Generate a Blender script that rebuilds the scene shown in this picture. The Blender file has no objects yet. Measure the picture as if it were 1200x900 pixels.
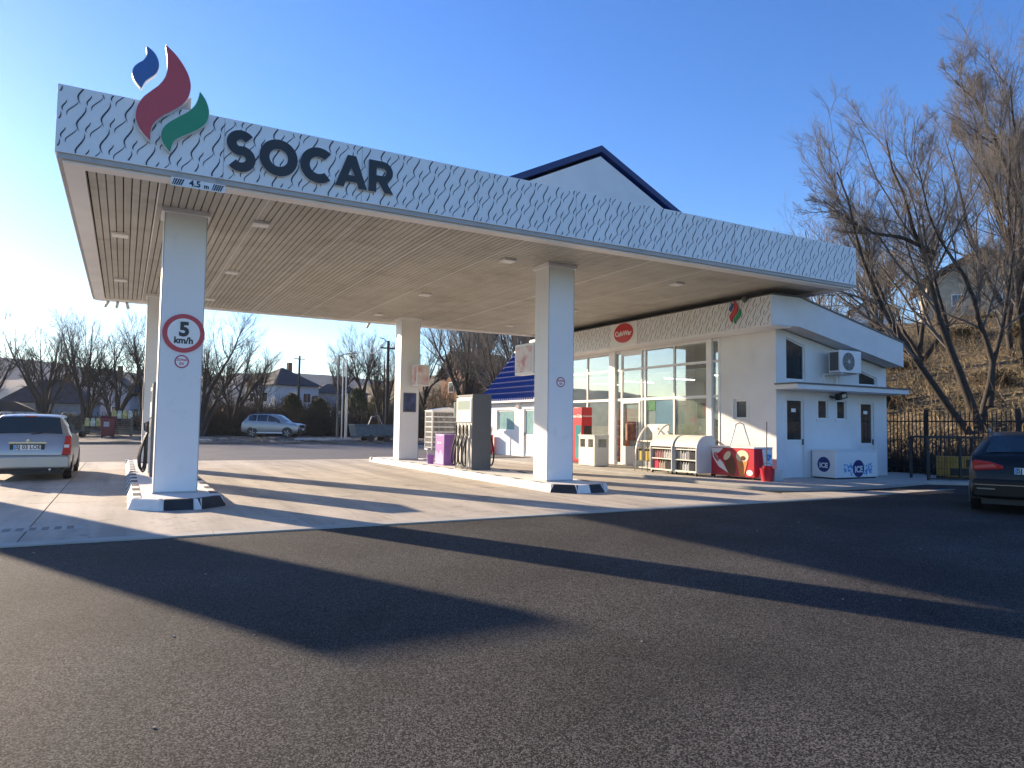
import bpy, bmesh, math, random
import numpy as np
from mathutils import Vector, Matrix
random.seed(7); RNG = np.random.default_rng(11)
S = bpy.context.scene; COL = S.collection
# ------------------------------------------------------------------ camera
CAM = Vector((1.0217, -11.8760, 1.4524)); YAW, PIT, ROL, FPX = .5028, .0577, .0140, 825.17
fw = Vector((math.sin(YAW)*math.cos(PIT), math.cos(YAW)*math.cos(PIT), math.sin(PIT)))
rt = Vector((math.cos(YAW), -math.sin(YAW), 0)); up = rt.cross(fw)
RT = rt*math.cos(ROL)+up*math.sin(ROL); UP = -rt*math.sin(ROL)+up*math.cos(ROL)
cam = bpy.data.objects.new('camera', bpy.data.cameras.new('camera')); COL.objects.link(cam)
cam.data.sensor_fit = 'HORIZONTAL'; cam.data.sensor_width = 36; cam.data.lens = FPX/1200*36
cam.data.clip_start = .1; cam.data.clip_end = 6000
M3 = Matrix((RT, UP, -fw)).transposed()
cam.matrix_world = Matrix.Translation(CAM) @ M3.to_4x4()
S.camera = cam
# ------------------------------------------------------------------ sky, sun, exposure
SUN_EL = math.radians(16.6); SUN_AZ = math.atan2(-.42, .907)     # azimuth from +y towards +x
W = bpy.data.worlds.new('World'); S.world = W; W.use_nodes = True
wn = W.node_tree; bgn = wn.nodes['Background']
sky = wn.nodes.new('ShaderNodeTexSky'); sky.sky_type = 'NISHITA'; sky.sun_disc = False
sky.sun_elevation = SUN_EL; sky.sun_rotation = SUN_AZ % (2*math.pi)
sky.altitude = 250; sky.air_density = 1.0; sky.dust_density = .18; sky.ozone_density = 3.0
hsv = wn.nodes.new('ShaderNodeHueSaturation'); hsv.inputs['Hue'].default_value = .514; hsv.inputs['Saturation'].default_value = 1.24
wn.links.new(sky.outputs[0], hsv.inputs['Color']); wn.links.new(hsv.outputs[0], bgn.inputs[0]); bgn.inputs[1].default_value = .115
sun = bpy.data.objects.new('sun', bpy.data.lights.new('sun', 'SUN')); COL.objects.link(sun)
sun.data.energy = 5.0; sun.data.angle = math.radians(.55); sun.data.color = (1, .80, .58)
sd = Vector((math.sin(SUN_AZ)*math.cos(SUN_EL), math.cos(SUN_AZ)*math.cos(SUN_EL), math.sin(SUN_EL)))
sun.rotation_euler = sd.to_track_quat('Z', 'Y').to_euler(); sun.location = (-20, 40, 30)
S.view_settings.view_transform = 'Standard'; S.view_settings.look = 'None'
S.view_settings.exposure = 1.24; S.view_settings.gamma = 1
S.render.engine = 'CYCLES'

# ------------------------------------------------------------------ helpers
class MB:
    def __init__(s): s.v = []; s.f = []; s.m = []; s.k = 0
    def add(s, vs, fs):
        b = len(s.v); s.v += [tuple(map(float, p)) for p in vs]
        for f in fs: s.f.append(tuple(b+i for i in f)); s.m.append(s.k)
        return s
    def mat(s, k): s.k = k; return s
    def quad(s, a, b, c, d): return s.add([a, b, c, d], [(0, 1, 2, 3)])
    def box(s, x0, x1, y0, y1, z0, z1):
        return s.add([(x0,y0,z0),(x1,y0,z0),(x1,y1,z0),(x0,y1,z0),(x0,y0,z1),(x1,y0,z1),(x1,y1,z1),(x0,y1,z1)],
                     [(3,2,1,0),(4,5,6,7),(0,1,5,4),(1,2,6,5),(2,3,7,6),(3,0,4,7)])
    def cbox(s, c, d): return s.box(c[0]-d[0]/2, c[0]+d[0]/2, c[1]-d[1]/2, c[1]+d[1]/2, c[2]-d[2]/2, c[2]+d[2]/2)
    def obox(s, p0, p1, w, h):                      # bar between two points
        p0, p1 = Vector(p0), Vector(p1); t = (p1-p0).normalized()
        a = t.cross(Vector((0,0,1)));  a = Vector((1,0,0)) if a.length < 1e-4 else a.normalized()
        b = a.cross(t); vs = []
        for p in (p0, p1):
            for i, j in ((-1,-1),(1,-1),(1,1),(-1,1)): vs.append(p+a*(i*w/2)+b*(j*h/2))
        return s.add(vs, [(0,1,2,3),(7,6,5,4),(1,0,4,5),(2,1,5,6),(3,2,6,7),(0,3,7,4)])
    def prism(s, poly, ax, a, b):                   # poly in the two other axes, extruded along axis ax
        def P(u, v, w): return {'x': (w,u,v), 'y': (u,w,v), 'z': (u,v,w)}[ax]
        n = len(poly)
        vs = [P(u, v, a) for u, v in poly]+[P(u, v, b) for u, v in poly]
        return s.add(vs, [tuple(range(n))[::-1], tuple(range(n, 2*n))]+[(i, (i+1) % n, n+(i+1) % n, n+i) for i in range(n)])
    def tube(s, pts, r, n=8, caps=True):
        pts = [Vector(p) for p in pts]; rs = r if isinstance(r, (list, tuple)) else [r]*len(pts)
        vs = []; fs = []; ref = None
        for i, p in enumerate(pts):
            t = (pts[min(i+1, len(pts)-1)]-pts[max(i-1, 0)]).normalized()
            if ref is None: ref = t.orthogonal().normalized()
            a = (ref-t*ref.dot(t)); a = a.normalized() if a.length > 1e-5 else t.orthogonal().normalized(); ref = a; b = t.cross(a)
            for j in range(n):
                q = 2*math.pi*j/n; vs.append(p+(a*math.cos(q)+b*math.sin(q))*rs[i])
        for i in range(len(pts)-1):
            for j in range(n): fs.append((i*n+j, i*n+(j+1) % n, (i+1)*n+(j+1) % n, (i+1)*n+j))
        if caps: fs += [tuple(range(n))[::-1], tuple(range((len(pts)-1)*n, len(pts)*n))]
        return s.add(vs, fs)
    def lathe(s, c, prof, n=16, ax='z'):            # prof: (radius, along)
        vs = []; fs = []
        for r, h in prof:
            for j in range(n):
                q = 2*math.pi*j/n; u, v = r*math.cos(q), r*math.sin(q)
                d = {'z': (u, v, h), 'y': (u, h, v), 'x': (h, u, v)}[ax]
                vs.append((c[0]+d[0], c[1]+d[1], c[2]+d[2]))
        for i in range(len(prof)-1):
            for j in range(n): fs.append((i*n+j, i*n+(j+1) % n, (i+1)*n+(j+1) % n, (i+1)*n+j))
        fs += [tuple(range(n))[::-1], tuple(range((len(prof)-1)*n, len(prof)*n))]
        return s.add(vs, fs)
    def mesh(s, name, mats, off=(0,0,0), smooth=False, flip=True):
        me = bpy.data.meshes.new(name)
        me.from_pydata([(p[0]-off[0], p[1]-off[1], p[2]-off[2]) for p in s.v], [], s.f)
        for m in (mats if isinstance(mats, (list, tuple)) else [mats]): me.materials.append(m)
        if any(s.m): me.polygons.foreach_set('material_index', s.m)
        if flip:
            b = bmesh.new(); b.from_mesh(me); bmesh.ops.recalc_face_normals(b, faces=b.faces); b.to_mesh(me); b.free()
        if smooth:
            me.polygons.foreach_set('use_smooth', [True]*len(me.polygons))
            if smooth != 'all': me.set_sharp_from_angle(angle=math.radians(40))
        me.update(); return me
def wloc(o):
    p = Vector((0,0,0))
    while o is not None: p = p+o.location; o = o.parent
    return p
def link(name, me, parent=None, loc=(0,0,0)):
    o = bpy.data.objects.new(name, me); COL.objects.link(o); o.parent = parent; o.location = loc; return o
def part(name, mb, mats, parent=None, bevel=0, smooth=False, local=False, kind=None, flip=True):
    off = (0,0,0) if (local or parent is None) else wloc(parent)
    o = link(name, mb.mesh(name, mats, off, smooth or bevel > 0, flip), parent)
    if bevel:
        m = o.modifiers.new('bevel', 'BEVEL'); m.width = bevel; m.segments = 2; m.limit_method = 'ANGLE'; m.angle_limit = math.radians(40)
    if kind: o['kind'] = kind
    return o
def thing(name, label, cat, loc, group=None, rz=0):
    o = bpy.data.objects.new(name, None); COL.objects.link(o); o.location = loc; o.rotation_euler[2] = rz
    o.empty_display_size = .2; tag(o, label, cat, group); return o
def tag(o, label, cat, group=None):
    o['label'] = label; o['category'] = cat
    if group: o['group'] = group
    return o
def single(name, mb, mats, label, cat, loc, group=None, **k):
    o = part(name, MB(), mats, None); bpy.data.objects.remove(o)
    me = mb.mesh(name, mats, loc, k.get('smooth', False) or k.get('bevel', 0) > 0)
    o = link(name, me, None, loc); tag(o, label, cat, group)
    if k.get('bevel'):
        m = o.modifiers.new('bevel', 'BEVEL'); m.width = k['bevel']; m.segments = 2; m.limit_method = 'ANGLE'
    return o
def struct(name, mb, mats, **k):
    o = part(name, mb, mats, None, **k); o['kind'] = 'structure'; return o
def copy_tree(o, parent=None):
    c = o.copy(); COL.objects.link(c); c.parent = parent
    for ch in list(o.children): copy_tree(ch, c)
    return c
FACE_Y = Matrix(((1,0,0),(0,0,-1),(0,1,0)))         # text read from -y
FACE_X = Matrix(((0,0,-1),(-1,0,0),(0,1,0)))        # text read from -x
def text_mb(txt, size, rot, center, bold=0., depth=.004, sx=1., mb=None):
    cu = bpy.data.curves.new('t', 'FONT'); cu.body = txt; cu.size = size; cu.offset = bold; cu.extrude = depth/2
    cu.align_x = 'CENTER'; cu.align_y = 'CENTER'; cu.resolution_u = 3
    o = bpy.data.objects.new('t', cu); COL.objects.link(o); bpy.context.view_layer.update()
    me = bpy.data.meshes.new_from_object(o.evaluated_get(bpy.context.evaluated_depsgraph_get()))
    mb = mb or MB(); c = Vector(center)
    mb.add([rot @ Vector((v.co.x*sx, v.co.y, v.co.z))+c for v in me.vertices], [tuple(p.vertices) for p in me.polygons])
    bpy.data.objects.remove(o); bpy.data.curves.remove(cu); bpy.data.meshes.remove(me); return mb

# ------------------------------------------------------------------ materials
def mat(name, col, rough=.6, metal=0., var=0., scale=3., bump=0., bscale=40., dirt=None, spec=.5, coat=0., detail=4., rand=0., alpha=None):
    m = bpy.data.materials.new(name); m.use_nodes = True; nt = m.node_tree; b = nt.nodes['Principled BSDF']
    b.inputs['Base Color'].default_value = (*col, 1); b.inputs['Roughness'].default_value = rough
    b.inputs['Metallic'].default_value = metal; b.inputs['Specular IOR Level'].default_value = spec; b.inputs['Coat Weight'].default_value = coat
    N = nt.nodes.new; L = nt.links.new; co = None
    if var or bump or dirt or rand:
        g = N('ShaderNodeNewGeometry'); co = g.outputs['Position']
    last = None
    if var:
        n = N('ShaderNodeTexNoise'); n.inputs['Scale'].default_value = scale; n.inputs['Detail'].default_value = detail; L(co, n.inputs['Vector'])
        r = N('ShaderNodeMapRange'); r.inputs[1].default_value = .3; r.inputs[2].default_value = .7; r.inputs[3].default_value = 1-var; r.inputs[4].default_value = 1+var
        L(n.outputs['Fac'], r.inputs[0])
        mx = N('ShaderNodeMix'); mx.data_type = 'RGBA'; mx.blend_type = 'MULTIPLY'; mx.inputs[0].default_value = 1; mx.inputs[6].default_value = (*col, 1)
        L(r.outputs[0], mx.inputs[7]); last = mx.outputs[2]
    if rand:
        oi = N('ShaderNodeObjectInfo'); r = N('ShaderNodeMapRange'); r.inputs[3].default_value = 1-rand; r.inputs[4].default_value = 1+rand; L(oi.outputs['Random'], r.inputs[0])
        mx = N('ShaderNodeMix'); mx.data_type = 'RGBA'; mx.blend_type = 'MULTIPLY'; mx.inputs[0].default_value = 1
        if last: L(last, mx.inputs[6])
        else: mx.inputs[6].default_value = (*col, 1)
        L(r.outputs[0], mx.inputs[7]); last = mx.outputs[2]
    if dirt:                                        # (colour, scale, threshold, amount)
        n = N('ShaderNodeTexNoise'); n.inputs['Scale'].default_value = dirt[1]; n.inputs['Detail'].default_value = 6; n.inputs['Roughness'].default_value = .65; L(co, n.inputs['Vector'])
        r = N('ShaderNodeMapRange'); r.inputs[1].default_value = dirt[2]; r.inputs[2].default_value = dirt[2]+.18; r.inputs[4].default_value = dirt[3]; L(n.outputs['Fac'], r.inputs[0])
        mx = N('ShaderNodeMix'); mx.data_type = 'RGBA'; L(r.outputs[0], mx.inputs[0])
        if last: L(last, mx.inputs[6])
        else: mx.inputs[6].default_value = (*col, 1)
        mx.inputs[7].default_value = (*dirt[0], 1); last = mx.outputs[2]
    if last: L(last, b.inputs['Base Color'])
    if bump:
        n = N('ShaderNodeTexNoise'); n.inputs['Scale'].default_value = bscale; n.inputs['Detail'].default_value = 5; L(co, n.inputs['Vector'])
        bp = N('ShaderNodeBump'); bp.inputs['Strength'].default_value = min(1, bump); bp.inputs['Distance'].default_value = .01; L(n.outputs['Fac'], bp.inputs['Height']); L(bp.outputs[0], b.inputs['Normal'])
    return m
def glassmat(name, tint=(.88,.94,.93), refl=.95, coat=.20):
    m = bpy.data.materials.new(name); m.use_nodes = True; nt = m.node_tree; nt.nodes.remove(nt.nodes['Principled BSDF'])
    N = nt.nodes.new; L = nt.links.new; out = nt.nodes['Material Output']
    t = N('ShaderNodeBsdfTransparent'); t.inputs[0].default_value = (*tint, 1)
    g = N('ShaderNodeBsdfGlossy'); g.inputs['Roughness'].default_value = .015; g.inputs[0].default_value = (refl, refl, refl, 1)
    lw = N('ShaderNodeLayerWeight'); lw.inputs[0].default_value = .5; pw = N('ShaderNodeMath'); pw.operation = 'POWER'; pw.inputs[1].default_value = 4.; L(lw.outputs['Facing'], pw.inputs[0]); fr = N('ShaderNodeMath'); fr.operation = 'ADD'; fr.use_clamp = True; fr.inputs[1].default_value = coat; L(pw.outputs[0], fr.inputs[0])
    mx = N('ShaderNodeMixShader'); L(fr.outputs[0], mx.inputs[0]); L(t.outputs[0], mx.inputs[1]); L(g.outputs[0], mx.inputs[2]); L(mx.outputs[0], out.inputs[0])
    return m
def asphalt(name, dark, light, sc=1., bump=.7, stain=.35, rough=.72, spec=.35, bd=.006):
    m = bpy.data.materials.new(name); m.use_nodes = True; nt = m.node_tree; b = nt.nodes['Principled BSDF']; N = nt.nodes.new; L = nt.links.new
    g = N('ShaderNodeNewGeometry'); P = g.outputs['Position']
    v = N('ShaderNodeTexVoronoi'); v.inputs['Scale'].default_value = 95*sc; L(P, v.inputs['Vector'])
    n = N('ShaderNodeTexNoise'); n.inputs['Scale'].default_value = 170*sc; n.inputs['Detail'].default_value = 6; L(P, n.inputs['Vector'])
    big = N('ShaderNodeTexNoise'); big.inputs['Scale'].default_value = .55; big.inputs['Detail'].default_value = 7; big.inputs['Roughness'].default_value = .6; L(P, big.inputs['Vector'])
    hs = N('ShaderNodeSeparateColor'); L(v.outputs['Color'], hs.inputs[0])
    cr = N('ShaderNodeMapRange'); cr.inputs[1].default_value = .35; cr.inputs[2].default_value = 1.; L(hs.outputs[0], cr.inputs[0])
    mx = N('ShaderNodeMix'); mx.data_type = 'RGBA'; L(cr.outputs[0], mx.inputs[0]); mx.inputs[6].default_value = (*dark, 1); mx.inputs[7].default_value = (*light, 1)
    r = N('ShaderNodeMapRange'); r.inputs[1].default_value = .3; r.inputs[2].default_value = .7; r.inputs[3].default_value = 1-stain; r.inputs[4].default_value = 1+stain; L(big.outputs['Fac'], r.inputs[0])
    m2 = N('ShaderNodeMix'); m2.data_type = 'RGBA'; m2.blend_type = 'MULTIPLY'; m2.inputs[0].default_value = 1; L(mx.outputs[2], m2.inputs[6]); L(r.outputs[0], m2.inputs[7]); L(m2.outputs[2], b.inputs['Base Color'])
    b.inputs['Roughness'].default_value = rough; b.inputs['Specular IOR Level'].default_value = spec
    ad = N('ShaderNodeMath'); ad.operation = 'SUBTRACT'; L(n.outputs['Fac'], ad.inputs[0]); L(v.outputs['Distance'], ad.inputs[1])
    bp = N('ShaderNodeBump'); bp.inputs['Strength'].default_value = bump; bp.inputs['Distance'].default_value = bd; L(ad.outputs[0], bp.inputs['Height']); L(bp.outputs[0], b.inputs['Normal'])
    return m
MT = {}
MT['white'] = mat('white_panel', (.82,.82,.81), .38, var=.05, scale=1.2, dirt=((.58,.56,.51), 2.2, .58, .30))
MT['plaster'] = mat('white_plaster', (.76,.76,.75), .85, var=.05, scale=1.5, bump=.25, bscale=160, dirt=((.55,.54,.51), .9, .58, .35))
MT['frame'] = mat('white_upvc', (.80,.80,.79), .35, var=.03)
MT['trim'] = mat('grey_trim', (.42,.41,.40), .5, var=.08, scale=2, dirt=((.25,.24,.22), 3, .56, .5))
MT['slat'] = mat('soffit_slat', (.46,.445,.39), .5, var=.10, scale=1.3, rand=.07, dirt=((.26,.22,.17), .9, .54, .6))
MT['slatgap'] = mat('slat_gap', (.05,.045,.04), .9)
MT['navy'] = mat('navy_print', (.018,.026,.050), .5)
MT['letter'] = mat('letter_face', (.011,.012,.017), .4)
MT['red'] = mat('flame_red', (.56,.06,.07), .35, var=.04); MT['blue'] = mat('flame_blue', (.03,.13,.36), .35, var=.04); MT['green'] = mat('flame_green', (.015,.27,.12), .35, var=.04)
MT['shaft'] = mat('column_cladding', (.80,.80,.79), .42, var=.04, scale=.8, dirt=((.55,.53,.49), 2.4, .58, .35))
MT['black'] = mat('black_paint', (.018,.018,.02), .55, var=.25, scale=6)
MT['rubber'] = mat('black_rubber', (.014,.014,.015), .5)
MT['kw'] = mat('kerb_white', (.74,.73,.69), .75, var=.08, scale=6, bump=.3, bscale=60, dirt=((.30,.28,.25), 4., .60, .5))
MT['kb'] = mat('kerb_black', (.022,.024,.03), .7, var=.3, scale=6, bump=.3, bscale=60, dirt=((.22,.21,.20), 4., .60, .6))
def concrete_mat():
    m = bpy.data.materials.new('concrete'); m.use_nodes = True; nt = m.node_tree; b = nt.nodes['Principled BSDF']; N = nt.nodes.new; L = nt.links.new
    P = N('ShaderNodeNewGeometry').outputs['Position']; oi = N('ShaderNodeObjectInfo').outputs['Random']
    def noise(sc, det=7, vec=None, rough=.6):
        n = N('ShaderNodeTexNoise'); n.inputs['Scale'].default_value = sc; n.inputs['Detail'].default_value = det; n.inputs['Roughness'].default_value = rough; L(vec or P, n.inputs['Vector']); return n.outputs['Fac']
    def rng(v, a, c, lo, hi):
        r = N('ShaderNodeMapRange'); r.inputs[1].default_value = a; r.inputs[2].default_value = c; r.inputs[3].default_value = lo; r.inputs[4].default_value = hi; L(v, r.inputs[0]); return r.outputs[0]
    def mul(c, v):
        x = N('ShaderNodeMix'); x.data_type = 'RGBA'; x.blend_type = 'MULTIPLY'; x.inputs[0].default_value = 1; L(c, x.inputs[6]); L(v, x.inputs[7]); return x.outputs[2]
    base = N('ShaderNodeRGB'); base.outputs[0].default_value = (.50,.445,.365,1); c = base.outputs[0]
    st = N('ShaderNodeMapping'); st.inputs['Scale'].default_value = (1.6,.10,1); L(P, st.inputs['Vector'])      # tyre tracks run along the lanes
    br = N('ShaderNodeMapping'); br.inputs['Scale'].default_value = (3,60,1); L(P, br.inputs['Vector'])           # broomed finish
    c = mul(c, rng(noise(.8), .3, .7, .84, 1.14)); c = mul(c, rng(noise(1., 5, st.outputs[0]), .42, .62, 1.05, .72)); c = mul(c, rng(noise(1., 3, br.outputs[0]), .3, .7, .95, 1.05))
    c = mul(c, rng(noise(1.7, 8, None, .7), .57, .68, 1., .58)); c = mul(c, rng(noise(6, 3), .63, .69, 1., .55)); c = mul(c, rng(oi, 0, 1, .93, 1.06))
    L(c, b.inputs['Base Color']); b.inputs['Roughness'].default_value = .85
    bp = N('ShaderNodeBump'); bp.inputs['Strength'].default_value = .35; bp.inputs['Distance'].default_value = .008; L(noise(1., 3, br.outputs[0]), bp.inputs['Height']); L(bp.outputs[0], b.inputs['Normal']); return m
MT['concrete'] = concrete_mat()
MT['pave'] = mat('pavement_concrete', (.44,.42,.37), .85, var=.10, scale=1.5, bump=.3, bscale=50, dirt=((.26,.25,.23), 1.2, .57, .5), rand=.05)
MT['dgrey'] = mat('dark_grey_panel', (.115,.113,.11), .42, var=.08, scale=2)
MT['glass'] = glassmat('shop_glass'); MT['dglass'] = mat('dark_window', (.022,.036,.042), .05, spec=.9, var=.3, scale=3)
MT['steel'] = mat('galvanised', (.48,.49,.49), .42, metal=.75, var=.12, scale=9)
MT['cream'] = mat('cream_cabinet', (.70,.68,.61), .5, var=.05, dirt=((.45,.42,.35), 5, .6, .4))
MT['rackgrey'] = mat('rack_grey', (.58,.58,.56), .45, var=.05)
MT['cola'] = mat('cola_red', (.55,.02,.03), .3, var=.03); MT['wtext'] = mat('white_print', (.82,.82,.80), .4)
MT['icered'] = mat('freezer_red', (.52,.03,.045), .3); MT['choc'] = mat('chocolate', (.13,.035,.015), .3); MT['icec'] = mat('vanilla', (.75,.62,.42), .4); MT['orange'] = mat('cone_orange', (.62,.22,.05), .4)
MT['iblue'] = mat('ice_navy', (.02,.035,.16), .35); MT['lblue'] = mat('ice_blue', (.10,.32,.62), .4); MT['purple'] = mat('purple_panel', (.33,.14,.44), .4, var=.05, scale=4); MT['lilac'] = mat('lilac', (.58,.38,.66), .4)
MT['pink'] = mat('poster_pink', (.74,.66,.62), .5, var=.10, scale=5, dirt=((.55,.17,.17), 2.4, .46, .85))
MT['bark'] = mat('bark', (.048,.038,.030), .9, var=.35, scale=9, bump=.8, bscale=35); MT['twig'] = mat('twig', (.155,.138,.12), .85, var=.25, scale=1.2)
MT['twigd'] = mat('dark_twig', (.055,.044,.036), .9, var=.25, scale=2)
MT['earth'] = mat('earth', (.11,.085,.06), .95, var=.35, scale=.7, bump=.8, bscale=8, detail=8)
MT['bluetile'] = mat('blue_roof', (.010,.034,.19), .34, var=.10, scale=3)
MT['verge_blue'] = mat('verge_blue', (.010,.028,.12), .5)
MT['silver'] = mat('silver_paint', (.40,.395,.385), .34, metal=.5, coat=.35, var=.03); MT['blackcar'] = mat('black_car_paint', (.008,.009,.010), .30, spec=.3, coat=.15)
MT['plast'] = mat('dark_plastic', (.03,.03,.032), .6); MT['tail'] = mat('tail_red', (.45,.012,.018), .15, coat=.5); MT['lens'] = mat('clear_lens', (.7,.7,.7), .1)
MT['chrome'] = mat('chrome', (.75,.75,.75), .12, metal=1.)
# ------------------------------------------------------------------ setting: ground, road, apron, pavement
def hillz(x, y):
    u1 = (x-25.5)*.92; u2 = (y-56)*.8
    a1 = 17*(1-math.exp(-max(u1, 0)/33)); a2 = 3.6*(1-math.exp(-max(u2, 0)/9)) if u2 > 0 else 0
    w = min(1, max(0, (x-6)/22.)); a2 *= .35+.65*min(1, max(0, (x+2)/14.))
    h = max(a1, a2)+.35*min(a1, a2)
    return h+(.25*math.sin(x*.45+1)*math.sin(y*.38)+.15*math.sin(x*1.1+y*.7))*min(1, h*.6)
def gridmesh(xs, ys, zf):
    mb = MB(); n = len(xs)
    mb.v = [(x, y, zf(x, y)) for y in ys for x in xs]
    mb.f = [(j*n+i, j*n+i+1, (j+1)*n+i+1, (j+1)*n+i) for j in range(len(ys)-1) for i in range(n-1)]; mb.m = [0]*len(mb.f); return mb
def ground_mat():
    m = asphalt('asphalt_forecourt', (.010,.010,.011), (.150,.144,.135), 1.45, 1., .34, .80, .18, .008); return m
mb = MB(); mb.quad((-3000,-600,-.012), (23.8,-600,-.012), (23.8,62,-.012), (-3000,62,-.012))
struct('ground', mb, ground_mat(), flip=False)
mb = MB(); mb.quad((-400,15.8,-.008), (23.6,15.8,-.008), (23.6,35,-.008), (-400,35,-.008))
struct('road', mb, asphalt('road_asphalt', (.09,.087,.085), (.17,.162,.15), .8, .5, .18), flip=False)
mb = MB(); mb.box(-90, 23.4, 35, 35.18, -.02, .13); struct('far_kerb', mb, mat('old_kerb', (.16,.15,.135), .9, var=.3, scale=1.5))
# shoulder beyond the road: bare gritty earth
xs = list(np.linspace(-60, 24, 85)); ys = list(np.linspace(35.2, 58, 34))
struct('verge', gridmesh(xs, ys, lambda x, y: .10+.05*math.sin(x*1.7)*math.sin(y*1.3)+random.uniform(0, .05)), mat('verge_grit', (.12,.105,.085), .95, var=.45, scale=1.2, detail=9, bump=.9, bscale=14, dirt=((.07,.06,.045), .5, .52, .8)), smooth='all', flip=False)
# hill behind the fence and bank behind the road
def seg(a, b, n): return list(np.linspace(a, b, n))
xs = seg(-70, 20, 40)+seg(21.5, 60, 50)+seg(63, 240, 40); ys = seg(-70, 40, 70)+seg(42, 80, 34)+seg(84, 260, 34)
hm = bpy.data.materials.new('dry_hillside'); hm.use_nodes = True; nt = hm.node_tree; b_ = nt.nodes['Principled BSDF']; N = nt.nodes.new; L = nt.links.new
g = N('ShaderNodeNewGeometry'); n1 = N('ShaderNodeTexNoise'); n1.inputs['Scale'].default_value = .35; n1.inputs['Detail'].default_value = 9; L(g.outputs['Position'], n1.inputs['Vector'])
n2 = N('ShaderNodeTexNoise'); n2.inputs['Scale'].default_value = 5; n2.inputs['Detail'].default_value = 8; L(g.outputs['Position'], n2.inputs['Vector'])
rp = N('ShaderNodeValToRGB'); e = rp.color_ramp.elements; e[0].position = .41; e[0].color = (.035,.032,.016,1); e[1].position = .60; e[1].color = (.25,.19,.10,1); k = rp.color_ramp.elements.new(.5); k.color = (.12,.09,.045,1)
mx = N('ShaderNodeMix'); mx.data_type = 'FLOAT'; mx.inputs[0].default_value = .45; L(n1.outputs['Fac'], mx.inputs[2]); L(n2.outputs['Fac'], mx.inputs[3]); L(mx.outputs[0], rp.inputs[0]); L(rp.outputs[0], b_.inputs['Base Color'])
b_.inputs['Roughness'].default_value = .95; bp = N('ShaderNodeBump'); bp.inputs['Strength'].default_value = .9; bp.inputs['Distance'].default_value = .25; L(n2.outputs['Fac'], bp.inputs['Height']); L(bp.outputs[0], b_.inputs['Normal'])
def hz2(x, y):
    h = hillz(x, y); return h-.03 if h > .001 or x > 23.9 else -.25
o = struct('hill', gridmesh(xs, ys, hz2), hm, smooth='all', flip=False)
# far wooded hills on the horizon
fm = mat('far_woods', (.16,.145,.13), 1., var=.3, scale=.02, detail=9)
for (cx, cy, L_, h, seed) in ((-260, 620, 700, 40, 1), (160, 560, 420, 34, 3), (-700, 900, 900, 46, 5)):
    mb = MB(); n = 90; rr = random.Random(seed); ph = [rr.uniform(0, 6) for _ in range(4)]
    for i in range(n+1):
        t = i/n*2-1; x = cx+t*L_; hh = h*max(.05, (1-t*t))**.5*(1+.12*math.sin(5*t+ph[0])+.07*math.sin(13*t+ph[1]))+rr.uniform(0, 1.5)
        mb.v += [(x, cy-90, -1), (x, cy-30, hh*.6), (x, cy, hh), (x, cy+60, hh*.7)]
    for i in range(n):
        for j in range(3): mb.f.append((i*4+j, (i+1)*4+j, (i+1)*4+j+1, i*4+j+1)); mb.m.append(0)
    struct('far_hill', mb, fm, smooth='all')
# concrete apron: cast slabs with open joints, over a dark bed
apron = thing('concrete_apron', 'a', 'b', (0,0,0))
for k_ in ('label', 'category'): del apron[k_]
apron['kind'] = 'structure'
mb = MB(); mb.quad((-45,-1.84,-.004), (13.98,-1.84,-.004), (13.98,15.76,-.004), (-45,15.76,-.004)); part('joint_bed', mb, mat('joint_dirt', (.07,.062,.052), .95, var=.3, scale=6), apron, flip=False)
sx, sy = 4.66, 4.4
me = MB().box(0, sx-.018, 0, sy-.018, -.02, .004).mesh('slab', MT['concrete'])
for i in range(-10, 3):
    for j in range(4): link('slab', me, apron, (.0+i*sx, -1.84+j*sy, 0))
me = MB().box(0, 3.0-.01, 0, .25, -.02, .008).mesh('edge_strip', MT['pave'])
for i in range(-12, 5): link('edge_strip', me, apron, (-.9+i*3.0, -2.10, 0))
# apron wedge that runs on past the pavement corner
mb = MB(); mb.prism([(14.1,-2.1),(19.2,-1.75),(16.2,-1.15),(14.1,-.8)], 'z', -.02, .0035); part('slab', mb, MT['concrete'], apron)
# slot drain in the apron
dr = thing('drain_grate', 'dark slotted drain grate let into the concrete apron', 'drain', (-.05,-.75,.004))
part('frame', MB().box(-.75,.60,-.92,-.58,-.01,.0075), MT['pave'], dr)
for i in range(9): part('slot', MB().box(-.70+i*.14,-.62+i*.14,-.88,-.62,0,.010), MT['black'], dr)
# shop pavement with kerb
mb = MB(); PV = [(14.10,13.6),(14.10,.55),(14.35,-.15),(15.0,-.62),(16.2,-.85),(18.2,-.78),(20.2,-.45),(20.2,1.9),(16.9,1.9),(16.9,13.6)]
mb.prism(PV, 'z', -.02, .075); struct('pavement', mb, MT['pave'], bevel=.012)
rd_ = random.Random(4); mb = MB()
for i in range(46):
    x = rd_.uniform(-3, 12); y_ = rd_.uniform(-9, -2.3); r_ = rd_.uniform(.005, .016); mb.add([(x+r_*math.cos(a)*rd_.uniform(.6,1.3), y_+r_*math.sin(a)*rd_.uniform(.6,1.3), z) for z, k in ((-.011,1),(-.005,.7)) for a in (0,1.6,3.1,4.7)], [(0,1,5,4),(1,2,6,5),(2,3,7,6),(3,0,4,7),(4,5,6,7)])
o = part('ground_litter', mb, mat('litter_bits', (.34,.30,.24), .9, var=.4, scale=30), None); o['kind'] = 'stuff'; tag(o, 'scattered crumbs of grit and leaf litter on the asphalt', 'litter')
mb = MB(); mb.prism([(20.2,-.45),(21.4,-1.35),(22.6,-2.0),(23.6,-2.4),(23.6,2.6),(20.2,2.6)], 'z', -.02, .06); struct('yard_slab', mb, MT['pave'], bevel=.01)
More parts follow.
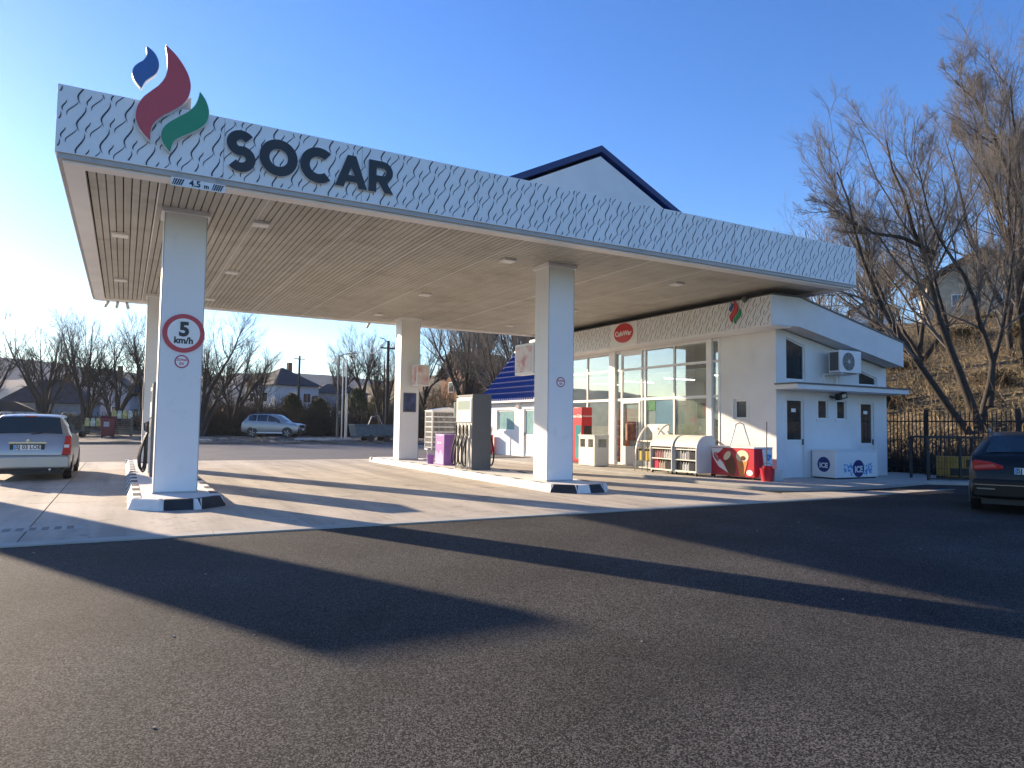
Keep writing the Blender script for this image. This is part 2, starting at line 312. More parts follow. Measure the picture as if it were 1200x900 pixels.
# ------------------------------------------------------------------ canopy
H = 5.29; HT = 6.287; CW, CD = 17.98, 13.84
can = thing('forecourt_canopy', 'large flat white fuel station canopy with dark wave-printed fascia and slatted soffit', 'canopy', (9,7,5.3))
part('fascia_front', MB().box(0, CW, 0, .10, H, HT), MT['white'], can)
part('fascia_side', MB().box(0, .10, .10, CD-.10, H, HT), MT['white'], can)
part('fascia_side', MB().box(CW-.10, CW, .10, CD-.10, H, HT), MT['white'], can)
part('fascia_back', MB().box(0, CW, CD-.10, CD, H, HT), MT['white'], can)
part('roof_deck', MB().box(.10, CW-.10, .10, CD-.10, 5.75, 5.85), MT['trim'], can)
mb = MB()                                            # edge trim below fascia
for a in ((.03,CW-.03,.03,.09),(.03,CW-.03,CD-.09,CD-.03)): mb.box(a[0],a[1],a[2],a[3],H-.075,H-.001)
for a in ((.03,.09,.0905,CD-.0905),(CW-.09,CW-.03,.0905,CD-.0905)): mb.box(a[0],a[1],a[2],a[3],H-.075,H-.001)
part('edge_trim', mb, MT['trim'], can)
mb = MB(); F = .36
mb.box(.09,CW-.09,.09,F,H-.11,H-.02); mb.box(.09,CW-.09,CD-F,CD-.09,H-.11,H-.02)
mb.box(.09,F,F+.0005,CD-F-.0005,H-.11,H-.02); mb.box(CW-F,CW-.09,F+.0005,CD-F-.0005,H-.11,H-.02)
part('soffit_frame', mb, MT['white'], can)
part('slat_backing', MB().box(F,CW-F,F,CD-F,H-.02,H-.005), MT['slatgap'], can)
SP = .122; nsl = int((CW-2*F)/SP); x0 = F+((CW-2*F)-nsl*SP)/2
mb = MB(); w = SP-.016
pr = [(0,.0),(0,-.032),(.006,-.040),(w-.006,-.040),(w,-.032),(w,.0)]
mb.prism(pr, 'y', 0, CD-2*F-.004); sl = mb.mesh('soffit_slat', MT['slat'])
for i in range(nsl): link('soffit_slat', sl, can, Vector((x0+i*SP, F+.002, H-.0205))-can.location)
# bright joint battens under the slats
mb = MB()
for xx in (1.37, 3.05, 4.73, 6.41, 8.09, 11.45, 13.13): mb.box(xx, xx+.018, F, CD-F, H-.066, H-.0608)
part('joint_batten', mb, MT['white'], can)
# wave print: three strokes per cell, tapering crescents
SHP = {0: [(0,.045),(.13,.060),(.35,.022),(.63,-.050),(.78,-.062),(1,-.012)], 1: [(0,.068),(.14,.064),(.42,.002),(.68,-.060),(.83,-.073),(1,-.064)], 2: [(0,.030),(.2,.026),(.55,-.014),(.76,-.028),(1,-.012)]}
def stroke(cx, cz, kind, h, th, s, n=11):
    up_, lo = [], []; p = SHP[kind]
    for i in range(n):
        t = i/(n-1); z = cz+h*(.5-t); e = .05
        x = cx+s*sum(np.interp(min(1, max(0, t+d)), [a for a, _ in p], [b for _, b in p]) for d in (-.07,0,.07))/3
        k = th*(math.sin(math.pi*min(1, max(0, t)))**.7)
        up_.append((x-k*.5, z)); lo.append((x+k*.5, z))
    return up_, lo
def wave_print(mb, u0, u1, z0, z1, put, s=1.):
    cw, ch = .306*s, .405*s
    for i in range(int((u0)/cw)-2, int(u1/cw)+3):
        for j in range(-3, int((z1-z0)/ch)+4):
            bx = i*cw; bz = z0+j*ch+(i % 3)*ch/3
            for (dx, dz, kd, h, th) in ((0,0,0,.405,.026),(-.115,.130,1,.245,.020),(.085,-.115,2,.175,.022)):
                a, b = stroke(bx+dx*s, bz+dz*s, kd, h*s, th*s, s)
                qs = [(p, q) for p, q in zip(a, b) if z0+.004 < p[1] < z1-.004 and p[0] > u0+.004 and q[0] < u1-.004]
                if len(qs) < 3: continue
                n = len(qs); vs = [put(*p) for p, _ in qs]+[put(*q) for _, q in qs]
                mb.add(vs, [(k, k+1, n+k+1, n+k) for k in range(n-1)])
    return mb
part('wave_print', wave_print(MB(), 0, CW, H, HT, lambda u, z: (u, -.004, z)), MT['navy'], can, flip=False, kind='stuff')
part('wave_print', wave_print(MB(), 0, CD, H, HT, lambda u, z: (-.004, CD-u, z)), MT['navy'], can, flip=False, kind='stuff')
mb = MB()
for i in range(1, 8): xx = i*2.25; mb.box(xx-.004, xx+.004, -.0032, -.0005, H+.002, HT-.002)
part('panel_seam', mb, MT['trim'], can)
# pitched roof standing on the canopy, white gable with blue verge
GY, GX, GZ, GP = 1.6, 10.76, 8.14, .487
hw = (GZ-.25-5.86)/GP
part('gable_wall', MB().prism([(GX-hw,5.86),(GX+hw,5.86),(GX,GZ-.25)], 'y', GY, GY+.12), MT['plaster'], can)
part('gable_wall', MB().prism([(GX-hw,5.86),(GX+hw,5.86),(GX,GZ-.25)], 'y', 11.9, 12.02), MT['plaster'], can)
for s in (-1, 1):
    e = hw+.25
    part('roof_slope', MB().prism([(GX,GZ-.06),(GX+s*e,GZ-.06-e*GP),(GX+s*e,GZ-.16-e*GP),(GX,GZ-.16)], 'y', GY-.028, 12.2), MT['bluetile'], can)
    part('verge_board', MB().prism([(GX,GZ),(GX+s*e,GZ-e*GP),(GX+s*e,GZ-.15-e*GP),(GX,GZ-.15)], 'y', GY-.06, GY-.03), MT['verge_blue'], can)
# recessed soffit lights
LM = mat('light_lens', (.85,.85,.82), .3)
def soffit_light():
    t = thing('soffit_light', 'small pale square recessed lamp in the slatted canopy soffit', 'ceiling light', (0,0,H-.062), 'recessed lamps in the canopy soffit')
    mb = MB(); mb.box(-.15,.15,-.15,.15,-.055,0); part('housing', mb, MT['white'], t, local=True, bevel=.006)
    part('diffuser', MB().box(-.12,.12,-.12,.12,-.060,-.0555), LM, t, local=True)
    for i in (-.10,0,.10): part('clip', MB().box(i-.02,i+.02,.152,.175,-.04,0), MT['dgrey'], t, local=True)
    return t
sl0 = soffit_light(); first = True
for x, y in ((.81,4.4),(.80,9.7),(3.16,2.05),(3.26,7.0),(3.2,11.6),(8.58,2.15),(8.58,7.2),(8.6,11.6),(13.6,2.1),(13.7,7.2),(13.7,11.4)):
    t = sl0 if first else copy_tree(sl0); first = False; t.location = (x, y, H-.062)
# columns
def column(x, y, label):
    t = thing('canopy_column', label, 'column', (x+.35, y+.31, .10))
    part('shaft', MB().box(x, x+.699, y, y+.621, .172, 5.20), MT['shaft'], t, bevel=.012)
    part('collar', MB().box(x-.05, x+.749, y-.05, y+.671, 5.14, 5.232), MT['white'], t, bevel=.006)
    part('plinth', MB().box(x-.012, x+.711, y-.012, y+.633, .10, .20), MT['trim'], t)
    mb = MB()
    for xx in (x-.003, x+.688): mb.box(xx, xx+.014, y-.004, y+.0, .2, 5.13)
    part('corner_trim', mb, MT['trim'], t); return t
XL, XR, YF, YB = 1.519, 9.536, 1.89, 11.77
column(XL, YF, 'square white canopy column carrying the round red 5 km/h speed limit sign')
column(XR, YF, 'square white canopy column with only a small round zone sticker, front of the long pump island')
column(XL, YB, 'white canopy column with a small framed notice, behind the column with the speed sign')
column(XR, YB, 'white canopy column with a pink light box and dark poster on it')
# islands
def island(x0, x1, label, worn):
    t = thing('pump_island', label, 'pump island', ((x0+x1)/2, 7, 0)); y0, y1 = .68, 13.9; c = .42
    part('infill', MB().prism([(x0+.2,y0+c),(x0+c,y0+.2),(x1-c,y0+.2),(x1-.2,y0+c),(x1-.2,y1-.2),(x0+.2,y1-.2)], 'z', 0, .165), MT['kw'], t)
    def block(p, q, m, nrm, patch=False):           # kerb stone from p to q with outward normal nrm
        (ax, ay), (bx, by) = p, q; nx, ny = nrm; mb = MB(); I = .20; T = .075
        def A(u, v, d, z): return (u-nx*d, v-ny*d, z)
        e = .004; L_ = math.hypot(bx-ax, by-ay); ux, uy = (bx-ax)/L_*e, (by-ay)/L_*e
        ax += ux; ay += uy; bx -= ux; by -= uy
        mb.add([A(ax,ay,0,0),A(bx,by,0,0),A(bx,by,I,0),A(ax,ay,I,0),A(ax,ay,T,.175),A(bx,by,T,.175),A(bx,by,I,.175),A(ax,ay,I,.175)],
               [(3,2,1,0),(4,5,6,7),(0,1,5,4),(1,2,6,5),(2,3,7,6),(3,0,4,7)])
        o = part('kerb_block', mb, m, t, bevel=.008)
        if patch:
            pm = MB().quad(A(ax,ay,T+.01,.178), A(bx,by,T+.01,.178), A(bx,by,I-.005,.178), A(ax,ay,I-.005,.178)); part('paint_patch', pm, MT['kb'], o, flip=False)
    n = 26; st = (y1-y0-c)/n
    for i in range(n):
        a, b = y0+c+i*st, y0+c+(i+1)*st
        dark = i % 2 == 1
        block((x0,b), (x0,a), MT['kb'] if dark and not worn else MT['kw'], (-1,0), dark and worn)
        block((x1,a), (x1,b), MT['kb'] if dark else MT['kw'], (1,0))
    r2 = math.sqrt(.5)
    block((x0,y0+c), (x0+c,y0), MT['kb' if worn else 'kw'], (-r2,-r2)); block((x1-c,y0), (x1,y0+c), MT['kw' if worn else 'kb'], (r2,-r2))
    w = x1-x0-2*c
    for fa, fb, m in (((0,.5,'kw'),(.5,1,'kb')) if worn else ((0,.14,'kw'),(.14,.80,'kb'),(.80,1,'kw'))):
        block((x0+c+w*fa, y0), (x0+c+w*fb, y0), MT[m], (0,-1))
    block((x1-.0,y1), (x0+.0,y1), MT['kw'], (0,1)); return t
island(1.13, 2.62, 'long kerbed pump island with black and white blocks under the column with the speed sign', False)
island(9.13, 10.70, 'long whitewashed pump island holding the grey pump and purple box', True)
# fuel pumps
def pump(x, label):
    t = thing('fuel_pump', label, 'fuel pump', (x+.3, 6.55, .165)); y0, y1 = 6.0, 7.12; w = .60
    part('cabinet', MB().box(x+.03, x+w-.03, y0+.03, y1-.03, .165, 2.24), MT['rackgrey'], t)
    for yy in (y0, y1-.035): part('side_panel', MB().box(x, x+w, yy, yy+.035, .165, 2.30), MT['dgrey'], t, bevel=.01)
    part('top_cap', MB().box(x+.01, x+w-.01, y0+.036, y1-.036, 2.241, 2.29), MT['dgrey'], t)
    for s in (0, 1):
        xa = x-.012 if s == 0 else x+w-.028; xb = xa+.04; out = -1 if s == 0 else 1
        part('display_panel', MB().box(xa, xb, y0+.06, y1-.06, 1.50, 2.20), MT['cream'], t, bevel=.008)
        xf = xa-.003 if s == 0 else xb; 
        scr = MB().box(xf, xf+.003, y0+.15, y1-.15, 1.86, 2.12); part('screen', scr, MT['lblue'] if False else mat('lcd', (.42,.50,.45), .15), t)
        for k in range(4):
            yy = y0+.19+k*.245
            part('holster', MB().box(xa-.0 if s == 0 else xb-.03, xa+.03 if s == 0 else xb, yy-.055, yy+.055, 1.05, 1.44), MT['rackgrey'], t)
            xo = x-.03*0+(-.06 if s == 0 else w+.06)
            mb = MB(); mb.tube([(xo,yy,1.42),(xo+out*.015,yy,1.30),(xo,yy,1.14)], [.022,.033,.026], 8); mb.tube([(xo,yy,1.40),(xo+out*.07,yy,1.36),(xo+out*.06,yy,1.20),(xo,yy,1.18)], .010, 6)
            part('nozzle', mb, MT['black'], t, smooth=True)
            key = [(.0,1.16),(.05,1.02),(.11,.80),(.14,.56),(.12,.36),(.07,.27),(.025,.36),(.012,.62),(.012,.95),(.012,1.25)]; h = []
            for q in range(len(key)-1):
                p0, p1, p2, p3 = [Vector(key[min(len(key)-1, max(0, q+o_))]) for o_ in (-1,0,1,2)]
                for t_ in (0,.5):
                    v_ = .5*((2*p1)+(-p0+p2)*t_+(2*p0-5*p1+4*p2-p3)*t_*t_+(-p0+3*p1-3*p2+p3)*t_**3); h.append((xo+out*(v_.x+.012*((k*7) % 3)*min(1, q/3)), yy-.02+.11*(q+t_)/len(key), v_.y+.02*((k*5) % 3)*(2 < q < 7)))
            part('hose', MB().tube(h, .023, 7), MT['rubber'], t, smooth=True)
            part('hose_guide', MB().box(xa+.005 if s == 0 else xb-.02, xa+.02 if s == 0 else xb-.005, yy+.06, yy+.10, .25, 1.48), MT['wtext'], t)
    part('base_skirt', MB().box(x+.01, x+w-.01, y0+.036, y1-.036, .1655, .25), MT['dgrey'], t)
pump(9.60, 'dark grey fuel pump with black hoses between the purple box and a column')
pump(1.58, 'fuel pump half hidden behind the column with the speed limit sign')
# signs on the canopy
fl = thing('flame_emblem', 'large blue, red and green three-flame emblem standing above the canopy fascia', 'emblem', (1.4,-.1,5.6))
def K(x, y): return (x, y)
def px(u, v):                                       # tracing done once in metres on the fascia plane
    return u, v
FL = {'blue': [(1.10,7.10),(1.20,7.03),(1.26,6.93),(1.275,6.82),(1.24,6.71),(1.16,6.62),(1.10,6.55),(1.055,6.44),(.975,6.53),(.935,6.62),(.945,6.72),(1.00,6.80),(1.07,6.87),(1.115,6.97)],
      'red': [(1.36,7.19),(1.50,7.07),(1.62,6.92),(1.70,6.76),(1.725,6.60),(1.69,6.43),(1.60,6.29),(1.47,6.17),(1.34,6.06),(1.24,5.93),(1.205,5.80),(1.205,5.66),(1.12,5.74),(1.04,5.85),(1.00,5.98),(1.015,6.14),(1.09,6.30),(1.20,6.43),(1.31,6.56),(1.385,6.72),(1.40,6.90),(1.385,7.06)],
      'green': [(1.865,6.57),(1.945,6.46),(1.99,6.34),(2.00,6.22),(1.96,6.09),(1.86,5.98),(1.73,5.88),(1.60,5.79),(1.52,5.70),(1.475,5.54),(1.40,5.63),(1.355,5.73),(1.36,5.85),(1.43,5.97),(1.56,6.09),(1.69,6.20),(1.79,6.32),(1.84,6.44)]}
def smooth_poly(p, n=4):
    out = []; m = len(p)
    tip = set()
    for i in range(m):                              # sharp corners stay sharp
        a, b, c = Vector(p[i-1]), Vector(p[i]), Vector(p[(i+1) % m])
        if (b-a).angle(c-b) > 1.0: tip.add(i)
    for i in range(m):
        p0, p1, p2, p3 = [Vector(p[(i+k-1) % m]) for k in range(4)]
        if i in tip: p0 = p1
        if (i+1) % m in tip: p3 = p2
        for k in range(n):
            t = k/n; q = .5*((2*p1)+(-p0+p2)*t+(2*p0-5*p1+4*p2-p3)*t*t+(-p0+3*p1-3*p2+p3)*t**3); out.append((q.x, q.y))
    return out
def ngon_prism(poly, y0, y1):                       # concave prism facing -y
    mb = MB(); n = len(poly); mb.add([(u, y0, v) for u, v in poly]+[(u, y1, v) for u, v in poly], [tuple(range(n)), tuple(range(2*n-1, n-1, -1))]+[(i, n+i, n+(i+1) % n, (i+1) % n) for i in range(n)]); return mb
def grow(p, d):
    out = []; m = len(p); A = sum(p[i][0]*p[(i+1) % m][1]-p[(i+1) % m][0]*p[i][1] for i in range(m)); s = 1 if A > 0 else -1
    for i in range(m):
        a, b, c = Vector(p[i-1]), Vector(p[i]), Vector(p[(i+1) % m]); t = (c-a).normalized(); out.append((b.x+s*t.y*d, b.y-s*t.x*d))
    return out
for c, p in FL.items():
    q = smooth_poly(p)
    o = part('flame', ngon_prism(q, -.115, -.10), MT[c], fl); o['label'] = c+' flame'
    part('return_edge', ngon_prism(grow(q, .008), -.099, -.008), MT['wtext'], o)
part('bracket', MB().box(1.25,1.75,.02,.06,5.9,6.5).box(1.3,1.34,-.008,.02,6.0,6.2), MT['trim'], fl)
# SOCAR channel letters
lt = thing('fascia_lettering', 'bold dark raised SOCAR letters on the canopy fascia', 'lettering', (3.6,-.05,5.5))
def ring(cx, cz, ro, ri, a0, a1, n=28):
    o = [(cx+ro*math.cos(a0+(a1-a0)*i/n), cz+ro*math.sin(a0+(a1-a0)*i/n)) for i in range(n+1)]
    i_ = [(cx+ri*math.cos(a0+(a1-a0)*i/n), cz+ri*math.sin(a0+(a1-a0)*i/n)) for i in range(n+1)]
    return o, i_
def band(mb, A, B, y0, y1, closed=False):           # strip between two outlines, extruded in y
    n = len(A); vs = [(u, y0, v) for u, v in A]+[(u, y0, v) for u, v in B]+[(u, y1, v) for u, v in A]+[(u, y1, v) for u, v in B]; fs = []
    m = n if closed else n-1
    for i in range(m):
        j = (i+1) % n; fs += [(i, j, n+j, n+i), (2*n+i, 3*n+i, 3*n+j, 2*n+j), (i, 2*n+i, 2*n+j, j), (n+i, n+j, 3*n+j, 3*n+i)]
    if not closed: fs += [(0, n, 3*n, 2*n), (n-1, 3*n-1, 4*n-1, 2*n-1)]
    return mb.add(vs, fs)
LZ0, LZ1 = 5.497, 6.06; LH = LZ1-LZ0; LC = (LZ0+LZ1)/2; TH = .165
def letter(name, fn):
    a = MB(); fn(a, -.062, -.052); o = part('letter', a, MT['letter'], lt); o['label'] = 'letter '+name
    b = MB(); fn(b, -.0515, -.008); part('return_edge', b, MT['wtext'], o)
def L_S(mb, y0, y1):
    cx = 2.50; pts = []
    for i in range(12): a = math.radians(35+ i*(215/11)); pts.append((cx+.135*math.cos(a)*1.08, LC+.125+.135*math.sin(a)))
    for i in range(12): a = math.radians(70-i*(215/11)); pts.append((cx+.14*math.cos(a)*1.08, LC-.128+.14*math.sin(a)))
    A = []; B = []
    for i, p in enumerate(pts):
        q0 = Vector(pts[max(i-1, 0)]); q1 = Vector(pts[min(i+1, len(pts)-1)]); t = (q1-q0).normalized(); A.append((p[0]-t.y*TH*.46, p[1]+t.x*TH*.46)); B.append((p[0]+t.y*TH*.46, p[1]-t.x*TH*.46))
    band(mb, A, B, y0, y1)
def L_O(mb, y0, y1): A, B = ring(3.085, LC, .305, .148, 0, 2*math.pi); band(mb, A[:-1], B[:-1], y0, y1, True)
def L_C(mb, y0, y1): A, B = ring(3.735, LC, .305, .148, math.radians(48), math.radians(312)); band(mb, A, B, y0, y1)
def L_A(mb, y0, y1):
    x = 4.02; w = .56; p = [(x,LZ0),(x+.152,LZ0),(x+.192,LZ0+.115),(x+w-.192,LZ0+.115),(x+w-.152,LZ0),(x+w,LZ0),(x+w/2+.075,LZ1),(x+w/2-.075,LZ1)]
    out = [(x,LZ0),(x+w/2-.075,LZ1),(x+w/2+.075,LZ1),(x+w,LZ0)]; inn = [(x+.152,LZ0),(x+w/2-.0,LZ1-.19),(x+w/2+.0,LZ1-.19),(x+w-.152,LZ0)]
    band(mb, out, inn, y0, y1); mb.prism([(x+.185,LZ0+.10),(x+w-.185,LZ0+.10),(x+w-.225,LZ0+.215),(x+.225,LZ0+.215)], 'y', y0+.0012, y1-.0004)
def L_R(mb, y0, y1):
    x = 4.605; mb.prism([(x,LZ0),(x+.14,LZ0),(x+.14,LZ1),(x,LZ1)], 'y', y0, y1); r = .19; cz = LZ1-r
    A = [(x+.1405,LZ1),(x+.25,LZ1)]; B = [(x+.1405,LZ1-.12),(x+.25,LZ1-.12)]
    for i in range(13): a = math.pi/2-math.pi*i/12; A.append((x+.25+r*math.cos(a), cz+r*math.sin(a))); B.append((x+.25+.07*math.cos(a), cz+.07*math.sin(a)))
    A.append((x+.1405,cz-r)); B.append((x+.1405,cz-.07)); band(mb, A, B, y0, y1)
    mb.prism([(x+.17,cz-r+.02),(x+.30,cz-r+.06),(x+.455,LZ0),(x+.295,LZ0)], 'y', y0+.0012, y1-.0004)
for nm, fn in (('S',L_S),('O',L_O),('C',L_C),('A',L_A),('R',L_R)): letter(nm, fn)
hs = thing('clearance_sign', 'narrow white 4.5 m clearance sign with striped ends under the canopy edge', 'sign', (1.9,-.02,5.1))
part('board', MB().box(1.515,2.285,-.035,-.020,5.055,5.185), MT['wtext'], hs)
part('lettering', text_mb('4.5', .135, FACE_Y, (1.85,-.0375,5.122), .004), MT['navy'], hs, flip=False)
part('lettering', text_mb('m', .095, FACE_Y, (2.015,-.0375,5.108), .004), MT['navy'], hs, flip=False)
for x0_, x1_ in ((1.535,1.70),(2.10,2.265)):
    mb = MB()
    for i in range(5): a = x0_+i*(x1_-x0_-.04)/4-.02; mb.prism([(max(a,x0_-.01),5.070),(a+.022,5.070),(a+.062,5.170),(a+.04,5.170)], 'y', -.0375, -.0355)
    part('stripes', mb, MT['navy'], hs)
part('hanger', MB().box(1.6,1.62,-.02,-.012,5.15,5.30).box(2.18,2.20,-.02,-.012,5.15,5.30), MT['trim'], hs)
ss = thing('speed_sign', 'round red-bordered 5 km/h speed limit sign on a column', 'sign', (1.90,1.88,3.0))
RD = mat('sign_red', (.50,.04,.06), .4)
def disc(c, r, y0, y1, n=40): return MB().lathe((c[0], 0, c[1]), [(r, y0), (r, y1)], n, 'y')
part('plate', disc((1.90,2.995), .345, 1.868, 1.8855), RD, ss)
part('face', disc((1.90,2.995), .265, 1.864, 1.8675), MT['wtext'], ss)
part('lettering', text_mb('5', .34, FACE_Y, (1.905,1.862,3.055), .016), MT['letter'], ss, flip=False); part('lettering', text_mb('km/h', .155, FACE_Y, (1.90,1.862,2.862), .006), MT['letter'], ss, flip=False)
def zone(x, z, y, label):
    t = thing('zone_sticker', label, 'sticker', (x, y, z))
    part('ring', disc((x,z), .118, y-.006, y-.001, 28), mat('ring_red', (.40,.05,.12), .5), t); part('face', disc((x,z), .095, y-.008, y-.0062, 28), MT['wtext'], t)
    part('lettering', text_mb('ZONA', .058, FACE_Y, (x,y-.0095,z+.030), .002), RD, t, flip=False); part('lettering', text_mb('EX', .062, FACE_Y, (x,y-.0095,z-.040), .002), RD, t, flip=False)
zone(1.885, 2.49, YF, 'small round red-ringed zone sticker directly under the speed limit sign')
zone(9.88, 2.455, YF, 'small round red-ringed zone sticker alone on a column near the shop')
lb = thing('light_box', 'pink and white square light box bracketed to a canopy column', 'light box', (10.1,11.6,3.1))
part('case', MB().box(9.88,10.36,11.10,11.64,2.76,3.50), MT['wtext'], lb, bevel=.012)
part('print', MB().box(9.872,9.879,11.14,11.60,2.80,3.46), MT['pink'], lb); part('print', MB().box(9.92,10.32,11.093,11.099,2.80,3.46), MT['pink'], lb)
part('bracket', MB().box(9.95,10.2,11.641,11.768,3.0,3.25), MT['trim'], lb)
ps = thing('poster', 'dark blue framed poster on the column below the pink light box', 'poster', (9.9,11.76,2.2))
part('frame', MB().box(9.65,10.13,11.752,11.768,1.85,2.53), MT['dgrey'], ps); part('print', MB().box(9.68,10.10,11.748,11.7515,1.88,2.50), mat('poster_blue', (.05,.06,.16), .4, var=.6, scale=5), ps)
nt_ = thing('framed_notice', 'small framed grey notice on the hidden rear column', 'notice', (1.5,12.0,2.0))
part('frame', MB().box(1.50,1.517,11.95,12.25,1.75,2.55), MT['dgrey'], nt_); part('sheet', MB().box(1.496,1.4995,11.98,12.22,1.79,2.51), mat('notice', (.4,.4,.4), .5, var=.4, scale=14), nt_)
def cctv(x, y, lab, grp, yaw):
    t = thing('security_camera', lab, 'camera', (x, y, H-.10), grp, yaw)
    part('stem', MB().tube([(0,0,0),(0,0,-.06)], .018, 8), MT['wtext'], t, local=True, smooth=True)
    part('body', MB().tube([(0,-.07,-.03),(0,.02,-.10),(0,.10,-.17)], [.045,.045,.045], 12), MT['trim'], t, local=True, smooth=True)
    part('lens', MB().tube([(0,.10,-.17),(0,.115,-.184)], [.038,.034], 12), MT['rubber'], t, local=True)
for i, x in enumerate((.42,.70,.98)): cctv(x, 13.65, 'small grey security camera in a row of three under the rear canopy edge', 'three cameras under the rear canopy edge', .5-i*.35)
cctv(8.90, 13.65, 'lone grey security camera under the rear canopy edge beside a column', None, .2)
# purple box and bucket on the island
pb = thing('display_box', 'purple and lilac promotional box standing on the pump island', 'display box', (10,8.6,.165))
part('body', MB().box(9.74,10.20,8.28,8.98,.165,1.10), MT['purple'], pb, bevel=.012); part('lid', MB().box(9.73,10.21,8.27,8.99,1.101,1.13), MT['lilac'], pb)
part('print', MB().prism([(8.32,.20),(8.94,.20),(8.94,.62),(8.70,.50),(8.52,.66),(8.32,.44)], 'x', 9.735, 9.7385), MT['lilac'], pb)
part('lettering', text_mb('Go on', .12, FACE_X, (9.7365,8.66,.86), .003), MT['wtext'], pb, flip=False)
bk = thing('squeegee_bucket', 'small purple windscreen-wash bucket beside the purple box', 'bucket', (9.72,9.32,.165))
part('pail', MB().lathe((9.72,9.32,0), [(.10,.165),(.13,.45),(.115,.45),(.09,.20)], 14), MT['purple'], bk, smooth=True); part('squeegee', MB().tube([(9.70,9.34,.2),(9.62,9.42,.62)], .012, 6).cbox((9.62,9.42,.63), (.04,.22,.04)), MT['wtext'], bk)
# ------------------------------------------------------------------ shop building
XW, YW, XE, YE = 16.80, 1.65, 21.72, 13.75
def roofz(x): return 4.215 if x <= 17.08 else 4.215-(x-17.08)*(4.235-3.37)/(21.7-17.08)
st = thing('shop_building', 'white fuel station shop with sloping roof and glazed front', 'shop', (19,7,0))
def wall(plane, v0, v1, us, z0, ztop, holes, m, parent, name='wall'):
    """wall with real openings; plane 'y': u is x, plane 'x': u is y; v0/v1 thickness limits; ztop(u)"""
    U = sorted(set(list(us)+[h[0] for h in holes]+[h[1] for h in holes])); Zs = sorted(set([z0]+[h[2] for h in holes]+[h[3] for h in holes])); nz = len(Zs)
    def zz(k, u): return ztop(u) if k == nz else Zs[k]
    def solid(i, k):
        if i < 0 or i >= len(U)-1 or k < 0 or k >= nz: return False
        uc = (U[i]+U[i+1])/2; zc = (Zs[k]+(Zs[k+1] if k+1 < nz else Zs[k]+.5))/2
        return not any(h[0] < uc < h[1] and h[2] < zc < h[3] for h in holes)
    P = (lambda u, v, z: (u, v, z)) if plane == 'y' else (lambda u, v, z: (v, u, z)); mb = MB()
    for i in range(len(U)-1):
        for k in range(nz):
            if not solid(i, k): continue
            a, b = U[i], U[i+1]
            for v in (v0, v1): mb.quad(P(a,v,zz(k,a)), P(b,v,zz(k,b)), P(b,v,zz(k+1,b)), P(a,v,zz(k+1,a)))
            if not solid(i-1, k): mb.quad(P(a,v0,zz(k,a)), P(a,v1,zz(k,a)), P(a,v1,zz(k+1,a)), P(a,v0,zz(k+1,a)))
            if not solid(i+1, k): mb.quad(P(b,v0,zz(k,b)), P(b,v1,zz(k,b)), P(b,v1,zz(k+1,b)), P(b,v0,zz(k+1,b)))
            if not solid(i, k-1): mb.quad(P(a,v0,zz(k,a)), P(b,v0,zz(k,b)), P(b,v1,zz(k,b)), P(a,v1,zz(k,a)))
            if not solid(i, k+1): mb.quad(P(a,v0,zz(k+1,a)), P(b,v0,zz(k+1,b)), P(b,v1,zz(k+1,b)), P(a,v1,zz(k+1,a)))
    b = mb; me = b.mesh(name, m, wloc(parent)); bm = bmesh.new(); bm.from_mesh(me); bmesh.ops.remove_doubles(bm, verts=bm.verts, dist=1e-4); bmesh.ops.recalc_face_normals(bm, faces=bm.faces); bm.to_mesh(me); bm.free()
    return link(name, me, parent)
sideh = [(17.22,17.92,.05,2.29),(18.53,18.97,1.74,2.30),(19.36,19.79,1.74,2.30),(20.45,21.08,.05,2.27),(17.22,18.00,2.82,4.02),(20.40,21.26,2.80,3.24)]
wall('y', YW, YW+.25, [XW,17.08,XE], -.05, roofz, sideh, MT['plaster'], st, 'side_wall')
wall('x', XW, XW+.22, [YW+.2505,3.74], -.05, lambda u: 4.21, [(2.71,3.21,1.71,2.29)], MT['plaster'], st, 'front_wall')
wall('x', XE-.25, XE, [YW+.2505,YE], -.05, lambda u: 3.34, [], MT['plaster'], st, 'rear_wall')
wall('y', YE-.25, YE, [XW,17.08,XE-.26], -.05, lambda u: roofz(u)-.01, [], MT['plaster'], st, 'end_wall')
# roof with parapet board
part('roof', MB().prism([(16.03,4.225),(17.08,4.245),(21.70,3.375),(21.70,4.06),(17.09,5.0),(16.03,4.98)], 'y', 1.11, YE+.1), MT['plaster'], st)
part('parapet_board', MB().prism([(16.0,4.205),(17.08,4.235),(21.72,3.36),(21.72,4.085),(17.09,5.03),(16.0,5.01)], 'y', 1.08, 1.1095), MT['plaster'], st)
part('roof_edging', MB().prism([(16.02,5.011),(17.09,5.031),(21.74,4.086),(21.74,4.126),(17.09,5.071),(16.02,5.051)], 'y', 1.05, YE+.12), MT['dgrey'], st)
part('fascia', MB().box(15.985, 16.029, 1.1100, YE+.1, 4.205, 5.01), MT['white'], st)
part('wave_print', wave_print(MB(), 0, YE+.1-1.11, 4.205, 5.01, lambda u, z: (15.981, YE+.1-u, z), .83), MT['navy'], st, flip=False, kind='stuff')
part('eaves_soffit', MB().box(16.03, 16.795, 1.12, YE, 4.19, 4.222), MT['white'], st)
# lower concrete slab awning
part('awning_slab', MB().prism([(16.75,.90),(21.68,.90),(22.1,1.648),(16.75,1.648)], 'z', 2.53, 2.655), MT['plaster'], st)
part('awning_edging', MB().prism([(16.72,.87),(21.71,.87),(22.12,1.6475),(16.72,1.6475)], 'z', 2.656, 2.70), MT['dgrey'], st)
